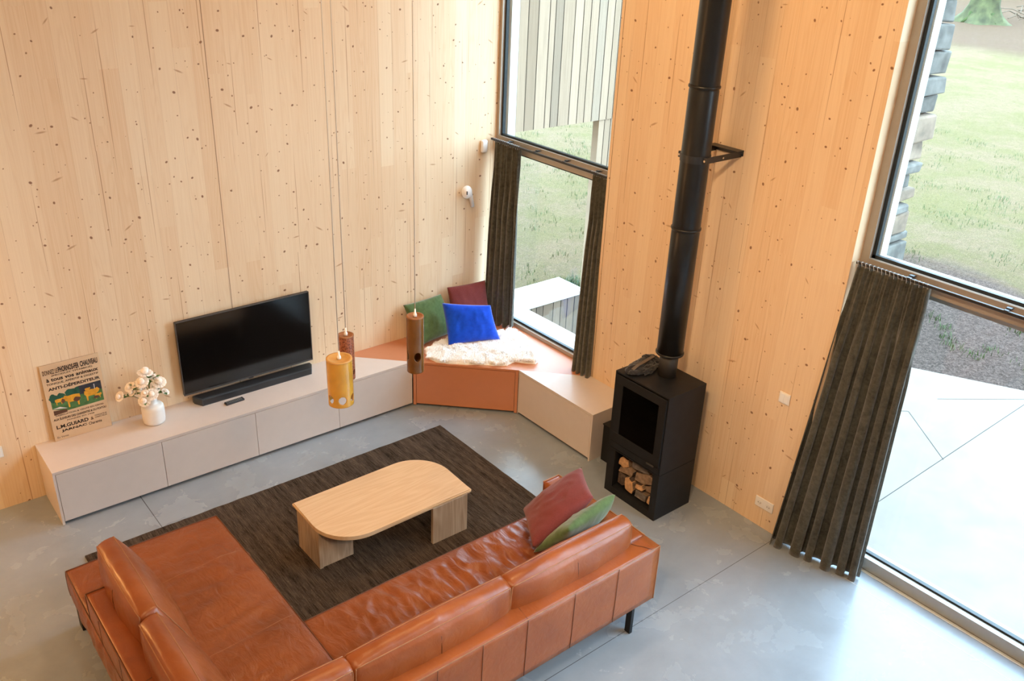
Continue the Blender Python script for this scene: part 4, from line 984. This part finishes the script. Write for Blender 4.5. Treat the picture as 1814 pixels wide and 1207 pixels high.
# base frames
bm = B((XL+.02, -1.58, ZB), (-3.37, YB+.03, .33), .02, 3); box(bm, (-3.40, -2.79, ZB), (XR-.02, YB+.03, .33), .02, 3); link('base_frame', bm, 'leather', sofa, False)
# back and arm rail
def railpart(name, a, b, n, axisL, seams, face):
    o, mp = soft(name, a, b, (.004, .004, .004), .0, n, wr=.0015, ws=5, seed=2)
    return o, mp
o, mp = railpart('back_rail', (XL, YB, ZB), (XR, YB+.135, ZT), (40, 6, 10), 0, (), 0)
piping(o, [edges_path(mp, 0, (-1, 1), 30), edges_path(mp, 2, (1, -1), 10)], .004)
bm = bmesh.new()
for sx in (-1.762, -2.112, -2.463, -2.771, -3.062, -3.40, -3.75, -4.05):
    tube(bm, [(sx, YB-.0045, ZT-.004), (sx-.004, YB-.006, ZT-.12), (sx-.006, YB-.006, .36), (sx-.010, YB-.004, ZB+.005)], .0018, 5)
for sx in (-2.463, -3.40): tube(bm, [(sx, YB, ZT+.001), (sx+.02, YB+.13, ZT+.003)], .0018, 5)
tube(bm, [(-1.47, YB+.0, ZT+.002), (-1.50, YB+.05, ZT+.005), (-1.53, YB+.09, ZT+.005), (-1.545, YB+.13, ZT+.003)], .0018, 5)
link('stitched_seams', bm, 'stitch', o, True)
o, mp = railpart('arm_rail', (XR-.14, YB+.13, ZB), (XR, -2.70, ZT), (6, 30, 10), 1, (), 0)
piping(o, [edges_path(mp, 1, (1, 1), 30), edges_path(mp, 2, (1, 1), 10), edges_path(mp, 0, (1, 1), 6)], .004)
o, mp = railpart('side_rail', (XL, YB+.135, ZB), (XL+.13, -2.035, ZT), (6, 40, 10), 1, (), 0)
piping(o, [edges_path(mp, 1, (-1, 1), 30), edges_path(mp, 0, (1, 1), 6), edges_path(mp, 2, (-1, 1), 8)], .0035, 'stitch')
bm = bmesh.new()
for sy in (-2.28, -2.62, -2.95, -3.28): tube(bm, [(XL-.005, sy, ZT-.004), (XL-.006, sy, .4), (XL-.004, sy, ZB+.005)], .0018, 5)
tube(bm, [(XL, -2.85, ZT+.004), (XL+.13, -2.83, ZT+.004)], .0018, 5); link('stitched_seams', bm, 'stitch', o, True)
# seats
o, mp = soft('chaise_seat', (XL, -3.50, .25), (-3.372, -1.545, .435), (.008, .006, .018), .008, (44, 90, 8), wr=.009, ws=4.0, seed=4, wdir=(.6, 1.7, 1), fine=.011, mat='leather_w')
piping(o, [edges_path(mp, 1, (1, 1), 40), edges_path(mp, 0, (1, 1), 20), edges_path(mp, 1, (-1, 1), 40), edges_path(mp, 2, (-1, 1), 6)], .0035, 'stitch')
def onz(x, y, up=.003):
    u = 2*(x-XL)/(-3.372-XL)-1; v = 2*(y+3.50)/(1.955)-1; p = mp(u, v, 1); return (p.x, p.y, p.z+up)
for ya, yb in ((-2.02, -1.98), (-2.74, -2.68)): bm = bmesh.new(); tube(bm, [onz(-4.0+.6*i/14, ya+(yb-ya)*i/14, -.0005) for i in range(15)], .0016, 5); link('cross_seam', bm, 'piping', o, True)
o, mp = soft('seat_cushion', (-3.366, -3.50, .25), (XR-.142, -2.755, .435), (.006, .012, .020), .008, (110, 44, 8), wr=.006, ws=5.2, seed=8, wdir=(2.2, .75, 1), fine=.020, mat='leather_w')
piping(o, [edges_path(mp, 0, (1, 1), 40), edges_path(mp, 1, (-1, 1), 20)], .0035, 'stitch')
# back cushions: corners in (u,v,w): u along, v thickness (0 rear,1 front), w up
def backc(rear_b, front_b, rear_t, front_t, along, name='back_cushion', seed=0, bul=(.02, .035, .02), lab=None):
    """each of rear_b.. is (x,y,z) at the start; along = vector to the other end"""
    rb, fb, rt, ft = map(Vector, (rear_b, front_b, rear_t, front_t)); al = Vector(along)
    cor = [rb, rb+al, fb, fb+al, rt, rt+al, ft, ft+al]
    bm, mp = softbox(cor, bul, .012, (40, 10, 24), .006, 5, 4, seed, (1, 1, 1), .003); o = link(name, bm, 'leather', sofa, True)
    piping(o, [edges_path(mp, 0, (v, w), 30) for v, w in ((-1, 1), (1, 1), (1, -1))]+[edges_path(mp, 2, (u, v), 14) for u in (-1, 1) for v in (-1, 1)]+[edges_path(mp, 1, (u, 1), 6) for u in (-1, 1)][:0], .0035)
    p = [Vector(mp(0, -1, w)) for w in (1, .7, .3, -.1, -.5, -.9)]
    nv = (rb-fb).normalized()
    piping(o, [[q+nv*.001 for q in p]], .0018, 'stitch', 'centre_seam')
    if lab: o['label'] = lab
    return o
backc((-2.485, -3.502, .452), (-2.485, -3.27, .452), (-2.49, -3.525, .775), (-2.485, -3.43, .790), (.93, .0, 0), seed=1)
backc((-3.455, -3.502, .452), (-3.455, -3.27, .452), (-3.46, -3.525, .775), (-3.455, -3.43, .790), (.955, .0, 0), seed=2)
backc((-4.10, -3.502, .452), (-4.10, -3.27, .452), (-4.10, -3.525, .775), (-4.10, -3.43, .790), (.62, .0, 0), seed=3)
backc((-4.155, -1.90, .452), (-3.91, -1.90, .452), (-4.168, -1.89, .785), (-4.072, -1.875, .80), (0, -.70, 0), seed=4)
backc((-4.158, -2.64, .452), (-3.91, -2.64, .452), (-4.185, -2.635, .785), (-4.090, -2.615, .80), (0, -.76, 0), seed=5)
# metal legs
for (x0, y0, x1, y1) in ((-1.592, YB+.045, -1.566, YB+.001), (-4.285, -1.60, -4.262, -1.53), (-3.40, -1.60, -3.375, -1.56), (-4.0, YB+.045, -3.97, YB+.001), (-1.50, -2.83, -1.475, -2.79)):
    bm = B((x0, y0, .0 if y0 < -3.0 or x0 < -4.1 else .013), (x1, y1, ZB+.015), .002, 1); o = link('leg', bm, 'black', sofa); o['label'] = 'black metal leg'

# tidy helper properties
for o in bpy.data.objects:
    if '_w' in o.keys(): del o['_w']
